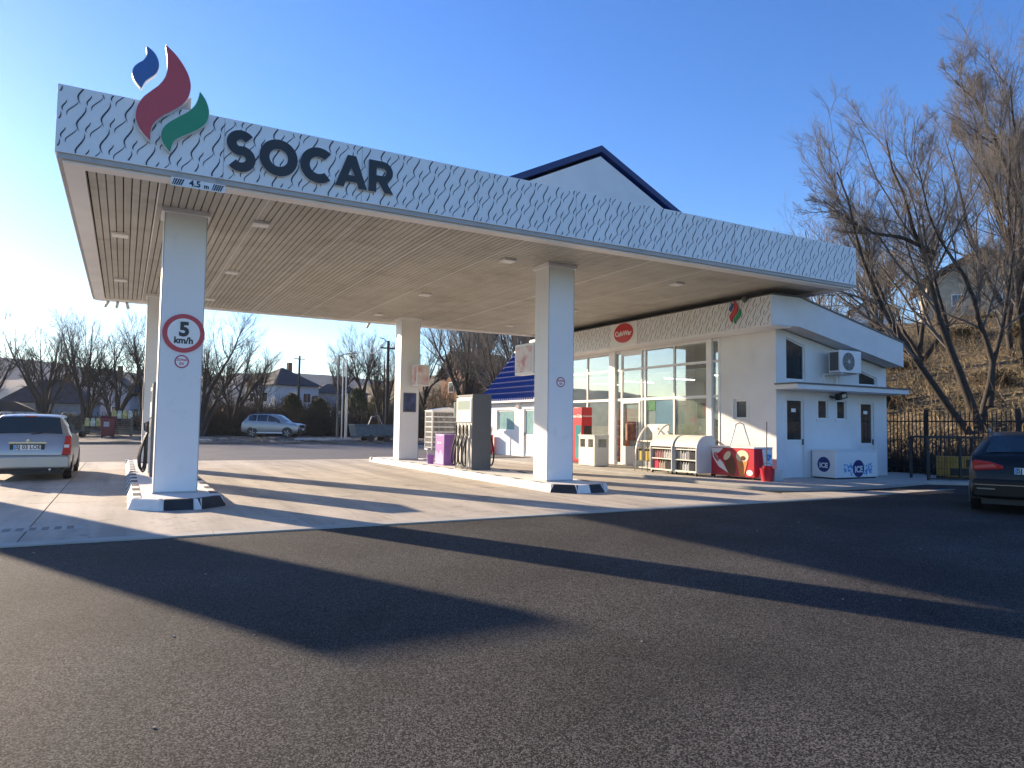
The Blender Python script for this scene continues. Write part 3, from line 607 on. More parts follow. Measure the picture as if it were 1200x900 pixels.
# framed openings
def framed(parent, plane, u0, u1, z0, z1, v, name='window', fw_=.055, glass='dglass', sub=None, zr=None, depth=.06, door=False):
    """frame set back in an opening at depth v; zr: right-hand top height for a sloping head"""
    P = (lambda u, v, z: (u, v, z)) if plane == 'y' else (lambda u, v, z: (v, u, z)); zr = z1 if zr is None else zr
    out = [(u0,z0),(u1,z0),(u1,zr),(u0,z1)]; inn = [(u0+fw_,z0+fw_),(u1-fw_,z0+fw_),(u1-fw_,zr-fw_*1.1),(u0+fw_,z1-fw_*1.1)]; mb = MB(); n = 4
    vs = [P(u, v, z) for u, z in out]+[P(u, v, z) for u, z in inn]+[P(u, v+depth, z) for u, z in out]+[P(u, v+depth, z) for u, z in inn]; fs = []
    for i in range(4):
        j = (i+1) % 4; fs += [(i,j,4+j,4+i),(8+i,12+i,12+j,8+j),(i,8+i,8+j,j),(4+i,4+j,12+j,12+i)]
    mb.add(vs, fs); f = part(name, mb, MT['frame'], parent)
    pz0 = z0+fw_
    if door:
        zm = z0+(z1-z0)*door; part('panel', MB().box(*( (u0+fw_,u1-fw_,v+.02,v+.04) if plane == 'y' else (v+.02,v+.04,u0+fw_,u1-fw_)), z0+fw_, zm), MT['frame'], f)
        part('rail', MB().box(*((u0+fw_,u1-fw_,v+.005,v+.05) if plane == 'y' else (v+.005,v+.05,u0+fw_,u1-fw_)), zm+.0005, zm+.09), MT['frame'], f); pz0 = zm+.09
        hu = u1-fw_*.5; mbh = MB()
        mbh.cbox(P(hu, v-.02, z0+1.0), (.03,.04,.16) if plane == 'y' else (.04,.03,.16)); part('handle', mbh, MT['dgrey'], f)
    q = [(u0+fw_,pz0),(u1-fw_,pz0),(u1-fw_,zr-fw_*1.1),(u0+fw_,z1-fw_*1.1)]
    part('pane', MB().prism(q, plane, v+.025, v+.031), MT[glass], f); return f
framed(st, 'y', 17.22, 17.92, .08, 2.29, YW+.04, 'toilet_door', .045, door=.44)
framed(st, 'y', 20.45, 21.08, .08, 2.27, YW+.04, 'toilet_door', .045, door=.40)
framed(st, 'y', 18.53, 18.97, 1.74, 2.30, YW+.03, fw_=.035); framed(st, 'y', 19.36, 19.79, 1.74, 2.30, YW+.03, fw_=.035)
framed(st, 'y', 17.22, 18.00, 2.82, 4.02, YW+.04, zr=3.82, fw_=.04); framed(st, 'y', 20.40, 21.26, 2.80, 3.24, YW+.04, zr=3.04, fw_=.035)
part('side_wall', MB().prism([(17.22,4.02),(18.0,4.02),(18.0,3.82)], 'y', YW+.001, YW+.20), MT['plaster'], st); part('side_wall', MB().prism([(20.40,3.24),(21.26,3.24),(21.26,3.04)], 'y', YW+.001, YW+.20), MT['plaster'], st)
framed(st, 'x', 2.71, 3.21, 1.71, 2.29, XW+.07)
for u in (17.57,20.77): part('door_sticker', MB().box(u-.09,u+.09,YW+.058,YW+.0625,1.92,2.02), MT['wtext'], st)
mb = MB()                                            # window and door surrounds, slightly proud
for a, b, z0, z1 in ((17.22,17.92,.08,2.29),(20.45,21.08,.08,2.27),(18.53,18.97,1.74,2.30),(19.36,19.79,1.74,2.30)):
    mb.box(a-.09,a,YW-.012,YW-.0005,z0,z1+.09); mb.box(b,b+.09,YW-.012,YW-.0005,z0,z1+.09); mb.box(a,b,YW-.012,YW-.0005,z1,z1+.09)
    if z0 > 1: mb.box(a-.09,b+.09,YW-.03,YW-.0005,z0-.06,z0)
part('surround', mb, MT['plaster'], st)
mb = MB(); mb.box(XW-.012,XW-.0005,2.62,2.71,1.65,2.37); mb.box(XW-.012,XW-.0005,3.21,3.30,1.65,2.37); mb.box(XW-.012,XW-.0005,2.71,3.21,2.29,2.37); mb.box(XW-.03,XW-.0005,2.71,3.21,1.66,1.71); part('surround', mb, MT['plaster'], st)
# curtain wall
gx0, gx1 = XW-.02, XW+.05
MUL = [(3.74,3.80),(4.02,4.24),(5.73,5.80),(7.18,7.26),(7.38,7.44),(8.50,8.58),(8.88,9.22),(10.66,10.73),(12.15,12.22),(13.42,13.50)]
for a, b in MUL: part('mullion', MB().box(gx0-(.06 if b-a > .2 else 0), gx1, a, b, .075, 4.185), MT['frame'], st)
TR = [(.075,.15),(2.36,2.45),(3.44,3.52),(4.10,4.18)]
for i in range(len(MUL)-1):
    a, b = MUL[i][1], MUL[i+1][0]
    if b-a < .05: continue
    dz = (7.44 <= a+.01 and b < 8.6)
    for k, (z0, z1) in enumerate(TR):
        if dz and k == 3: z0, z1 = 3.98, 4.18
        part('transom', MB().box(gx0+.004, gx1-.004, a+.0005, b-.0005, z0, z1), MT['frame'], st)
    for k in range(3):
        z0, z1 = TR[k][1], TR[k+1][0]
        if dz and k == 2: z1 = 3.98
        part('pane', MB().box(XW+.012, XW+.018, a, b, z0, z1), MT['glass'], st)
part('glazing_head', MB().box(gx0+.01, XW+.2, 3.74, YE-.25, 4.1855, 4.19), MT['frame'], st)
# sliding entrance door leaf in the bay
dl = part('entrance_door', MB().box(XW-.045, XW-.022, 7.46, 7.53, .10, 2.35).box(XW-.045, XW-.022, 8.41, 8.48, .10, 2.35).box(XW-.045, XW-.022, 7.5305, 8.4095, .10, .75).box(XW-.045, XW-.022, 7.5305, 8.4095, 2.27, 2.35), MT['frame'], st)
part('handle', MB().tube([(XW-.09,7.58,.95),(XW-.09,7.58,1.65)], .014, 8), MT['steel'], dl)
# interior
part('floor', MB().box(XW+.06, XE-.26, YW+.26, YE-.26, -.01, .09), mat('tile_floor', (.45,.42,.37), .35, var=.1), st)
part('ceiling', MB().box(XW+.225, XE-.26, YW+.26, YE-.26, 3.28, 3.33), MT['plaster'], st)
part('inner_wall', MB().box(XW+.23, XE-.26, 3.9, 4.0, .09, 3.28), MT['plaster'], st)
LAMP = bpy.data.materials.new('strip_lamp'); LAMP.use_nodes = True; LAMP.node_tree.nodes['Principled BSDF'].inputs['Emission Color'].default_value = (1,.95,.85,1); LAMP.node_tree.nodes['Principled BSDF'].inputs['Emission Strength'].default_value = 5.
for k, yy in enumerate((5.4,7.6,9.9,12.0)):
    t = thing('strip_light', 'lit ceiling strip light inside the shop', 'strip light', (18.6,yy,3.2), 'strip lights inside the shop'); part('housing', MB().box(18.0,19.4,yy-.09,yy+.09,3.20,3.279), MT['frame'], t); part('diffuser', MB().box(18.03,19.37,yy-.07,yy+.07,3.185,3.1995), LAMP, t)
GOODS = [mat('goods_%d' % i, c, .4, var=.4, scale=9) for i, c in enumerate(((.5,.08,.06),(.55,.42,.10),(.12,.25,.45),(.6,.58,.52),(.12,.32,.12)))]
for k, (sx_, sy_) in enumerate(((18.6,5.2),(18.6,7.3),(18.9,9.8),(18.9,11.8))):
    t = thing('shop_shelf', ['low goods shelf seen inside through the glazing beside the entrance','goods shelf inside the shop facing the entrance door','tall goods shelf inside behind the fridge window','goods shelf inside at the far end of the shop'][k], 'shelf', (sx_, sy_, .09))
    part('back', MB().box(sx_+.2, sx_+.24, sy_-.8, sy_+.8, .09, 1.9), MT['rackgrey'], t)
    for z in (.2,.62,1.04,1.46): part('shelf_board', MB().box(sx_-.2, sx_+.199, sy_-.8, sy_+.8, z, z+.03), MT['frame'], t)
    for z in (.23,.65,1.07,1.49):
        y = sy_-.78
        while y < sy_+.62:
            w_ = random.uniform(.10,.25); part('goods', MB().box(sx_-.17, sx_+.1, y, y+w_-.01, z+.0005, z+random.uniform(.18,.32)), random.choice(GOODS), t); y += w_+.005
def flatposter(name, label, y0, y1, z0, z1, m, x=XW+.03):
    return single(name, MB().box(x, x+.004, y0, y1, z0, z1), m, label, 'poster', (x, (y0+y1)/2, z0))
pm = mat('food_print', (.30,.30,.20), .5, var=.5, scale=2.2, dirt=((.62,.06,.04), 2.0, .52, .95))
flatposter('window_poster', 'large brown and red food poster inside the glazing above the display cabinets', 4.26, 5.72, .9, 2.34, pm)
flatposter('window_poster', 'plain blue poster inside the glazing next to the green sign', 5.82, 6.7, 1.25, 2.34, mat('poster_sky', (.30,.50,.68), .5, var=.1, scale=2))
flatposter('window_sign', 'small bright green square sign in the shop glazing', 6.75, 7.10, 2.0, 2.36, mat('sign_green', (.22,.55,.05), .4), XW+.024)
flatposter('door_poster', 'small brown and red picture on the entrance door glass', 7.75, 8.30, .95, 1.55, mat('brown_print', (.25,.09,.04), .5, var=.6, scale=6), XW-.018)
film = mat('paper_and_reflection', (.62,.60,.55), .5, var=.10, scale=2)  # white paper, and the painted reflection in the entrance bay
flatposter('window_sheet', 'pale grey window film low in the bay beside the litter cabinet', 9.24, 10.64, .16, 2.34, mat('grey_film', (.42,.39,.36), .5, var=.18, scale=3))
flatposter('window_sheet', 'white paper notice low in the glazing between the door and the green sign', 6.72, 7.16, .16, 1.98, film)
flatposter('window_sheet', 'pale sheet imitating the bright floor reflection in the lower entrance bay glass', 7.46, 8.48, 1.62, 2.34, film, XW+.021)  # bright floor reflection in this bay, painted as a pale sheet
# facade signs
cs = thing('cafe_sign', 'red oval cafe sign on a white panel over the shop entrance', 'sign', (15.96,7.37,4.65))
part('panel', MB().box(15.955,15.980,6.64,8.10,4.215,5.005), MT['wtext'], cs)
el = MB(); n = 36; vs = []
for xx in (15.935, 15.9545):
    for i in range(n): a = 2*math.pi*i/n; vs.append((xx, 7.37+.52*math.cos(a), 4.65+.335*math.sin(a)))
el.add(vs, [tuple(range(n)), tuple(range(2*n-1, n-1, -1))]+[(i, n+i, n+(i+1) % n, (i+1) % n) for i in range(n)])
part('oval', el, MT['cola'], cs); part('lettering', text_mb('CafeWar', .24, FACE_X, (15.932,7.37,4.63), .006), MT['wtext'], cs, flip=False)
fe = thing('flame_emblem', 'small blue, red and green flame emblem on the shop fascia near its corner', 'emblem', (15.95,2.3,4.4))
for c, p in FL.items():
    q = smooth_poly([((u-1.47)*.40, (v-5.54)*.40+4.37) for u, v in p], 3); n = len(q); mb = MB()
    mb.add([(15.945, 2.33-u, v) for u, v in q]+[(15.979, 2.33-u, v) for u, v in q], [tuple(range(n)), tuple(range(2*n-1, n-1, -1))]+[(i, n+i, n+(i+1) % n, (i+1) % n) for i in range(n)]); o = part('flame', mb, MT[c], fe); o['label'] = 'small '+c+' flame'
cc = thing('security_camera', 'small dark dome camera on the shop fascia above the flame emblem', 'camera', (15.93,1.95,5.03))
part('bracket', MB().box(15.93,15.984,1.90,2.0,5.02,5.08), MT['dgrey'], cc); part('dome', MB().lathe((15.92,1.95,0), [(.01,4.90),(.06,4.94),(.075,5.0),(.07,5.06)], 14), MT['dgrey'], cc, smooth=True)
# air conditioner
ac = thing('air_conditioner', 'white outdoor air conditioner unit with round fan grille above the awning slab', 'air conditioner', (19.1,1.3,2.70))
part('case', MB().box(18.66,19.62,1.02,1.38,3.06,3.70), MT['frame'], ac, bevel=.015)
part('fan_recess', MB().lathe((19.05,0,3.38), [(.26,1.012),(.26,1.019)], 32, 'y'), MT['dgrey'], ac)
mb = MB()
for r in (.07,.13,.19,.25): mb.tube([(19.05+r*math.cos(2*math.pi*i/28), 1.006, 3.38+r*math.sin(2*math.pi*i/28)) for i in range(29)], .004, 5, False)
for i in range(8): a = math.pi*i/4; mb.tube([(19.05,1.006,3.38),(19.05+.25*math.cos(a),1.006,3.38+.25*math.sin(a))], .004, 5)
mb.lathe((19.05,0,3.38), [(.05,1.0),(.05,1.01)], 14, 'y'); part('fan_grille', mb, MT['rackgrey'], ac)
part('side_vent', MB().box(18.652,18.6595,1.06,1.34,3.12,3.64), MT['dgrey'], ac)
for xx in (18.78,19.45): part('bracket', MB().box(xx,xx+.04,1.04,1.649,3.02,3.059).box(xx,xx+.04,1.62,1.648,2.72,3.0199), MT['frame'], ac)
part('pipe_duct', MB().box(19.22,19.34,1.56,1.648,2.71,3.0), MT['frame'], ac)
fd = thing('floodlight', 'black floodlight mounted under the awning slab', 'floodlight', (19.15,1.6,2.45))
part('arm', MB().tube([(19.05,1.645,2.40),(19.10,1.45,2.36)], .025, 8), MT['black'], fd); part('head', MB().obox((19.03,1.38,2.37),(19.36,1.38,2.45), .16, .17), MT['black'], fd); part('glass', MB().obox((19.13,1.2965,2.395),(19.31,1.2965,2.44), .005, .10), MT['lens'], fd)
# ---------------------------------------------------------- things along the shop front
fz = thing('ice_cream_freezer', 'red ice cream chest freezer with picture front, beside the shop corner', 'freezer', (15.95,2.15,.075))
part('body', MB().box(15.63,16.32,1.37,2.95,.14,.90), MT['icered'], fz, bevel=.015); part('lid', MB().box(15.62,16.33,1.36,2.96,.901,.945), MT['wtext'], fz, bevel=.01)
for a in ((15.70,1.45),(15.70,2.87),(16.25,1.45),(16.25,2.87)): part('foot', MB().lathe((a[0],a[1],0), [(.03,.075),(.03,.14)], 10), MT['black'], fz)
def xprint(poly, x=15.6265, th=.003): return MB().prism([(2.95-u*1.58, .14+v*.76) for u, v in poly], 'x', x, x+th)
part('print', xprint([(.02,.98),(.30,.98),(.14,.72),(.30,.45),(.42,.10),(.20,.30),(.06,.62)]), MT['wtext'], fz)
def blob(cu, cv, ru, rv, tilt=0, n=20): return [(cu+ru*math.cos(2*math.pi*i/n)*math.cos(tilt)-rv*math.sin(2*math.pi*i/n)*math.sin(tilt), cv+ru*math.cos(2*math.pi*i/n)*math.sin(tilt)+rv*math.sin(2*math.pi*i/n)*math.cos(tilt)) for i in range(n)]
part('print', xprint(blob(.47,.42,.115,.40,.12), 15.6225), MT['choc'], fz); part('print', xprint(blob(.40,.72,.07,.17,-.3), 15.6185), MT['icec'], fz)
part('print', xprint(blob(.74,.72,.14,.22), 15.6225), MT['icec'], fz); part('print', xprint([(.62,.55),(.86,.55),(.78,.04),(.68,.04)], 15.6185), MT['orange'], fz); part('print', xprint(blob(.76,.66,.05,.08), 15.6145), MT['choc'], fz)
part('print', xprint(blob(.90,.16,.07,.10), 15.6225), MT['wtext'], fz)
def heart(c, r, ax, v):                              # heart-shaped swirl emblem as two nested rings
    mb = MB()
    for k in (1., .55):
        pts = []
        for i in range(25):
            t = 2*math.pi*i/24; u = k*r*.9*math.sin(t)**3; w = k*r*(.78*math.cos(t)-.30*math.cos(2*t)-.12*math.cos(3*t)); pts.append((v, c[0]+u, c[1]+w) if ax == 'x' else (c[0]+u, v, c[1]+w))
        mb.tube(pts, .016, 6, False)
    return mb
part('emblem', heart((2.68,.66), .14, 'x', 15.624), MT['icered'], fz)
part('print', MB().prism([(15.78,.16),(16.31,.16),(16.31,.89),(15.92,.89),(15.98,.5)], 'y', 1.366, 1.3695), MT['wtext'], fz); part('emblem', heart((16.15,.68), .10, 'y', 1.362), MT['lblue'], fz)
ch = thing('chest_freezer', 'white chest freezer with round navy badges against the shaded side wall', 'freezer', (19.1,1.2,.075))
part('body', MB().box(18.18,20.02,.83,1.60,.11,.83), MT['wtext'], ch, bevel=.02); part('lid', MB().box(18.17,20.03,.82,1.61,.831,.875), MT['frame'], ch, bevel=.012)
part('base', MB().box(18.22,19.98,.87,1.56,.075,.1095), MT['black'], ch)
def yprint(poly, y, th=.003): return MB().prism(poly, 'y', y, y+th)
part('badge', yprint(blob(19.15,.36,.25,.24,0,28), .8265), MT['iblue'], ch)
part('lettering', text_mb('ICE', .24, FACE_Y, (19.15,.820,.33), .008), MT['wtext'], ch, flip=False)
rr = random.Random(3)
mb = MB()
for i in range(70):
    s_ = -1 if i % 2 else 1; cx_ = 19.15+s_*rr.uniform(.25,.62); cz_ = rr.uniform(.20,.50); r_ = rr.uniform(.012,.035); mb.prism(blob(cx_, cz_, r_, r_, 0, 6), 'y', .8245+.00002*i, .829)
part('splash_print', mb, MT['lblue'], ch)
mb = MB().prism([(1.21+.20*math.cos(2*math.pi*i/26), .47+.21*math.sin(2*math.pi*i/26)) for i in range(26)], 'x', 18.173, 18.1795); part('badge', mb, MT['iblue'], ch)
part('lettering', text_mb('ICE', .19, FACE_X, (18.170,1.21,.44), .006), MT['wtext'], ch, flip=False)
# arched display cabinets with bottles
BTL = {}
def bottle_mesh(kind):
    if kind not in BTL:
        if kind[0] == 'can':
            BTL[kind] = MB().prism([(-.055,0),(.055,0),(.055,.20),(.02,.23),(.02,.27),(-.02,.27),(-.02,.235),(-.055,.21)], 'x', -.035, .035).mesh('bottle', kind[1])
        else: BTL[kind] = MB().lathe((0,0,0), [(.034,0),(.036,.02),(.036,.15),(.016,.20),(.016,.235)], 8).mesh('bottle', kind[1], smooth=True)
    return BTL[kind]
MRED = mat('pink_fluid', (.50,.05,.09), .25); MPINK = mat('rose_bottle', (.55,.30,.27), .3); MWH = mat('white_bottle', (.7,.7,.68), .35); MBK = mat('black_bottle', (.02,.02,.025), .3); MCR = mat('cream_bottle', (.62,.52,.38), .35); MGR = mat('grey_bottle', (.22,.22,.23), .35)
def cabinet(y0, y1, x0, label, fill, tilt=0):
    d = .72; t = thing('display_cabinet', label, 'display cabinet', (x0+d/2, (y0+y1)/2, .075)); zb, zt = .17, 1.22
    prof = [(x0,zb),(x0+d,zb),(x0+d,zt-.05)]+[(x0+.42+.30*0-.42*math.cos(a)*1.0+.0, zt-.30+.30*math.sin(a)) for a in [math.pi*.62-math.pi*.62*i/10 for i in range(11)]]
    prof = [(x0,zb),(x0+d,zb),(x0+d,zt-.12),(x0+d-.05,zt-.03),(x0+d-.18,zt)]+[(x0+.42-.42*math.sin(a), zt-.42+.42*math.cos(a)) for a in [math.pi/2*i/9 for i in range(1, 10)]]
    for a, b in ((y0,y0+.03),(y1-.03,y1)): part('side_panel', MB().prism(prof, 'y', a, b), MT['rackgrey'], t)
    part('back_panel', MB().box(x0+d-.03, x0+d-.002, y0+.0305, y1-.0305, zb, zt-.13), MT['rackgrey'], t)
    arc = [(x0+.42-.42*math.sin(a), zt-.42+.42*math.cos(a)) for a in [math.pi/2*i/9*.86 for i in range(10)]]
    mb = MB(); A = [(x0+d-.16,zt)]+arc; B = [(u+.012, v-.022) for u, v in A]
    for (p, q, r, s_) in zip(A[:-1], A[1:], B[1:], B[:-1]): mb.prism([p,q,r,s_], 'y', y0+.031, y1-.031)
    part('roller_hood', mb, MT['cream'], t)
    part('base_shelf', MB().box(x0+.004, x0+d-.032, y0+.0305, y1-.0305, zb, zb+.045), MT['cream'], t)
    for zs in (.50,.80): part('shelf_board', MB().box(x0+.02, x0+d-.032, y0+.0305, y1-.0305, zs, zs+.03), MT['cream'], t)
    for x, y in ((x0+.06,y0+.06),(x0+.06,y1-.06),(x0+d-.06,y0+.06),(x0+d-.06,y1-.06)): part('castor', MB().lathe((x,0,.115), [(.04,y-.015),(.04,y+.015)], 12, 'y').box(x-.012,x+.012,y-.012,y+.012,.115,.17), MT['black'], t)
    for zs, kinds in zip((.216,.531,.831), fill):
        n = int((y1-y0-.10)/.105)
        for row in (.10,.26):
            for i in range(n):
                if zs > .8 and row > .2: continue
                k = kinds[(i*len(kinds))//n] if random.random() > .15 else random.choice(kinds)
                if k is None: continue
                o = link('bottle', bottle_mesh(k), None, (x0+row, y0+.08+i*.105, zs)); tag(o, k[2]+', standing in '+tilt, 'bottle', k[2]+' bottles in '+tilt)
cabinet(3.88, 4.86, 15.02, 'arched display cabinet with pink and red bottles between the tall rack and another cabinet',
        [[('can',MBK,'black canister'),('b',MCR,'cream bottle'),('can',MRED,'red canister')], [('b',MWH,'white bottle'),('b',MPINK,'rose bottle')], [None]], 'the display cabinet with the red and pink bottles')
cabinet(2.92, 3.86, 15.06, 'arched display cabinet with black and white bottles beside the red freezer',
        [[('can',MBK,'black canister'),('b',MWH,'white bottle'),('can',MBK,'black canister')], [('can',MBK,'black canister'),('b',MWH,'white bottle'),('can',MGR,'grey canister')], [('b',MWH,'white bottle'),('b',MGR,'grey bottle')]], 'the display cabinet beside the red freezer')
# tall curved gas bottle rack
gr_ = thing('curved_rack', 'tall pale quarter-round rack with open triangular top beside the entrance', 'rack', (15.8,5.75,.075)); x0, d = 15.45, .75
for y in (5.28,6.10):
    out = [(x0+d-(d)*math.sin(a), .35+1.20*math.cos(a)) for a in [math.pi/2*i/12 for i in range(13)]]+[(x0,.08)]; inn = [(u+.045, v-.03) for u, v in out]; mb = MB()
    for i in range(len(out)-1): mb.prism([out[i],out[i+1],inn[i+1],inn[i]], 'y', y, y+.04)
    part('curved_side', mb, MT['cream'], gr_)
part('back_panel', MB().box(x0+d-.03, x0+d, 5.321, 6.099, .10, 1.54), MT['rackgrey'], gr_)
for z in (.14,.55,.98): part('shelf_board', MB().box(x0+.06+(.10 if z > .9 else 0), x0+d-.031, 5.321, 6.099, z, z+.03), MT['cream'], gr_)
part('header', MB().prism([(5.40,1.52),(6.02,1.52),(5.71,1.22)], 'x', x0+.42, x0+.44), MT['frame'], gr_)
for z, m in ((.171,MWH),(.581,MCR),(.581,MGR)):
    for i in range(4): o = link('bottle', bottle_mesh(('b',m,'')), None, (x0+.35+(.12 if m is MGR else 0), 5.45+i*.17, z)); tag(o, ('white' if m is MWH else 'cream' if m is MCR else 'grey')+' bottle standing in the tall curved rack', 'bottle', ('white' if m is MWH else 'cream' if m is MCR else 'grey')+' bottles in the curved rack')
ws = thing('wire_stand', 'dark wire stand with yellow packets in front of the curved rack', 'stand', (15.2,5.3,.075)); mb = MB()
for x, y in ((15.05,5.0),(15.05,5.62),(15.35,5.0),(15.35,5.62)): part('leg', MB().tube([(x,y,.075),(x,y,1.02)], .012, 6), MT['dgrey'], ws)
for z in (.40,.98): mb.tube([(15.05,5.0,z),(15.05,5.62,z),(15.35,5.62,z),(15.35,5.0,z),(15.05,5.0,z)], .009, 6)
for i in range(5): mb.tube([(15.05,5.1+i*.1,.40),(15.05,5.1+i*.1,.98)], .005, 5)
part('wire_basket', mb, MT['dgrey'], ws)
PK = [mat('packet_yellow', (.60,.45,.08), .4, var=.2, scale=20), mat('packet_black', (.04,.04,.04), .4)]
for i in range(4):
    single('packet', MB().box(15.09, 15.31, 5.03+i*.145, 5.15+i*.145, .412, .70+.06*(i % 2)), PK[i % 2], ('yellow' if i % 2 == 0 else 'black')+' packet stacked in the dark wire stand', 'packet', (15.2,5.09+i*.145,.412), ('yellow' if i % 2 == 0 else 'black')+' packets in the wire stand')
# twin litter cabinet
lc = thing('litter_cabinet', 'cream double litter bin cabinet with square openings beside the drinks fridge', 'litter bin', (15.4,8.2,.075)); x0, x1, y0, y1 = 15.02, 15.62, 7.72, 8.66
wall('x', x0, x0+.03, [y0,y1], .10, lambda u: 1.10, [(y0+.08,y0+.38,.72,1.0),(y1-.38,y1-.08,.72,1.0)], MT['cream'], lc, 'front_panel'); wall('y', y0, y0+.03, [x0+.0305,x1], .10, lambda u: 1.10, [(x0+.14,x1-.10,.72,1.0)], MT['cream'], lc, 'side_panel')
part('side_panel', MB().box(x0+.0305,x1,y1-.03,y1,.10,1.10), MT['cream'], lc); part('back_panel', MB().box(x1-.03,x1-.001,y0+.031,y1-.031,.10,1.10), MT['cream'], lc); part('top', MB().box(x0-.02,x1+.01,y0-.02,y1+.02,1.101,1.14), MT['cream'], lc, bevel=.006); part('base', MB().box(x0+.03,x1-.03,y0+.03,y1-.03,.075,.0995), MT['dgrey'], lc); part('divider', MB().box(x0+.031,x1-.031,8.17,8.20,.10,1.09), MT['cream'], lc)
# drinks fridge
cf = thing('drinks_fridge', 'red drinks fridge with white script lettering beside the shop glazing', 'fridge', (15.8,9.8,.075)); x0, x1, y0, y1 = 15.52, 15.98, 9.22, 9.95
part('case', MB().box(x0+.05,x1,y0,y1,.12,2.12), MT['cola'], cf, bevel=.015); part('header', MB().box(x0,x0+.0495,y0+.01,y1-.01,1.55,2.10), MT['cola'], cf); part('door', MB().box(x0,x0+.0495,y0+.01,y1-.01,.18,1.545), MT['cola'], cf)
part('door_glass', MB().box(x0-.004,x0-.0005,y0+.05,y0+.40,.26,1.47), mat('fridge_glass', (.07,.27,.29), .10, spec=.6), cf); part('handle', MB().box(x0-.03,x0-.001,y0+.015,y0+.045,.7,1.2), MT['steel'], cf)
part('lettering', text_mb('Coca-Cola', .17, FACE_X, (x0-.003,(y0+y1)/2,1.80), .003), MT['wtext'], cf, flip=False); part('lettering', text_mb('Coca-Cola', .095, FACE_Y, ((x0+x1)/2+.02,y0-.003,1.80), .002), MT['wtext'], cf, flip=False); part('side_panel', MB().box(x0+.10,x1-.04,y0-.004,y0-.0005,.2,1.45), mat('fridge_side', (.03,.03,.032), .4), cf); part('base', MB().box(x0+.06,x1-.02,y0+.02,y1-.02,.075,.1195), MT['black'], cf)
# mop, bucket, hoop
bu = thing('mop_bucket', 'red plastic mop bucket on the pavement at the shop corner', 'bucket', (15.75,1.05,.075))
part('pail', MB().lathe((15.75,1.05,0), [(.15,.075),(.19,.40),(.20,.41),(.175,.41),(.14,.10)], 18), MT['icered'], bu, smooth=True); part('wringer', MB().lathe((15.75,1.05,0), [(.10,.40),(.13,.47),(.11,.47),(.08,.41)], 14), MT['icered'], bu, smooth=True)
part('handle', MB().tube([(15.75+.19*math.cos(a), 1.05, .41+.14*math.sin(a)) for a in [math.pi*i/10 for i in range(11)]], .007, 6), MT['dgrey'], bu)
mp = thing('mop', 'mop with a long dark handle standing in the red bucket', 'mop', (15.74,1.07,.2)); part('handle', MB().tube([(15.74,1.07,.2),(15.80,1.10,1.62)], .013, 8), MT['dgrey'], mp); part('head', MB().lathe((15.74,1.07,0), [(.07,.12),(.09,.2),(.03,.30)], 12), MT['cream'], mp)
cr = thing('crate', 'small grey slatted crate between the freezer and the red bucket', 'crate', (15.85,1.24,.075)); part('body', MB().box(15.98,16.30,1.02,1.33,.075,.36), MT['rackgrey'], cr); 
for i in range(4): part('slat', MB().box(15.985+i*.08,16.04+i*.08,1.012,1.0195,.10,.34), MT['cream'], cr)
hp = single('trolley_handle', MB().tube([(16.05,2.62,.96),(16.18,2.52,1.55),(16.22,2.42,1.60),(16.26,2.32,1.55),(16.36,2.18,.96)], .018, 8), MT['steel'], 'bent steel tube handle rising behind the red freezer', 'handle', (16.05,2.6,.95))
# ---------------------------------------------------------- small annex with blue tiled roof
ax = thing('annex_building', 'small white annex with blue tiled roof beyond the shop', 'annex', (18.5,17.5,0)); AX, AY0, AY1 = 17.25, 15.4, 20.2
wall('x', AX, AX+.22, [AY0,AY1], -.05, lambda u: 2.72, [(17.35,19.15,1.16,2.16),(15.55,16.45,.0,2.18)], MT['plaster'], ax, 'front_wall')
wall('y', AY0, AY0+.22, [AX+.2205,AX+3.6], -.05, lambda u: 2.72, [], MT['plaster'], ax, 'end_wall'); wall('y', AY1-.22, AY1, [AX+.2205,AX+3.6], -.05, lambda u: 2.72, [], MT['plaster'], ax, 'end_wall')
for y in (AY0, AY1-.22): part('gable', MB().prism([(AX-.0,2.721),(AX+3.6,2.721),(AX+1.8,5.0)], 'y', y, y+.2), MT['plaster'], ax)
MT['curtain'] = mat('teal_curtained_glass', (.26,.42,.42), .12, var=.15, scale=3); framed(ax, 'x', 17.35, 19.15, 1.16, 2.16, AX+.05, 'window', .06, 'curtain'); framed(ax, 'x', 15.55, 16.45, .03, 2.18, AX+.05, 'door', .07, 'curtain', door=.42)
part('interior_back', MB().box(AX+2.0, AX+2.05, AY0+.23, AY1-.23, 0, 2.7), mat('annex_inside', (.25,.42,.40), .8, var=.1), ax)
ex, ez, rx, rz = AX-.32, 2.60, AX+1.8, 5.22
n_r = 9; n_c = 27; mb = MB(); y0, y1 = AY0-.35, AY1+.30
for s in (1, -1):
    X = lambda t: (ex+(rx-ex)*t) if s == 1 else (2*rx-ex-(rx-ex)*t)
    for i in range(n_r):
        ta, tb = i/n_r, (i+1)/n_r; za = ez+(rz-ez)*ta+.045; zb = ez+(rz-ez)*tb+.012
        m_ = n_c*6; vs = []
        for j in range(m_+1):
            yy = y0+(y1-y0)*j/m_; k = .065*math.cos(2*math.pi*j/6.); vs += [(X(ta), yy, za-.05), (X(ta), yy, za+k), (X(tb), yy, zb+k)]
        mb.add(vs, [(j*3+a, (j+1)*3+a, (j+1)*3+a+1, j*3+a+1) for j in range(m_) for a in (0, 1)])
part('tile_roof', mb, MT['bluetile'], ax, smooth=True, kind='stuff')
part('ridge_cap', MB().tube([(rx,y0-.02,rz+.04),(rx,y1+.02,rz+.04)], .09, 10), MT['wtext'], ax)
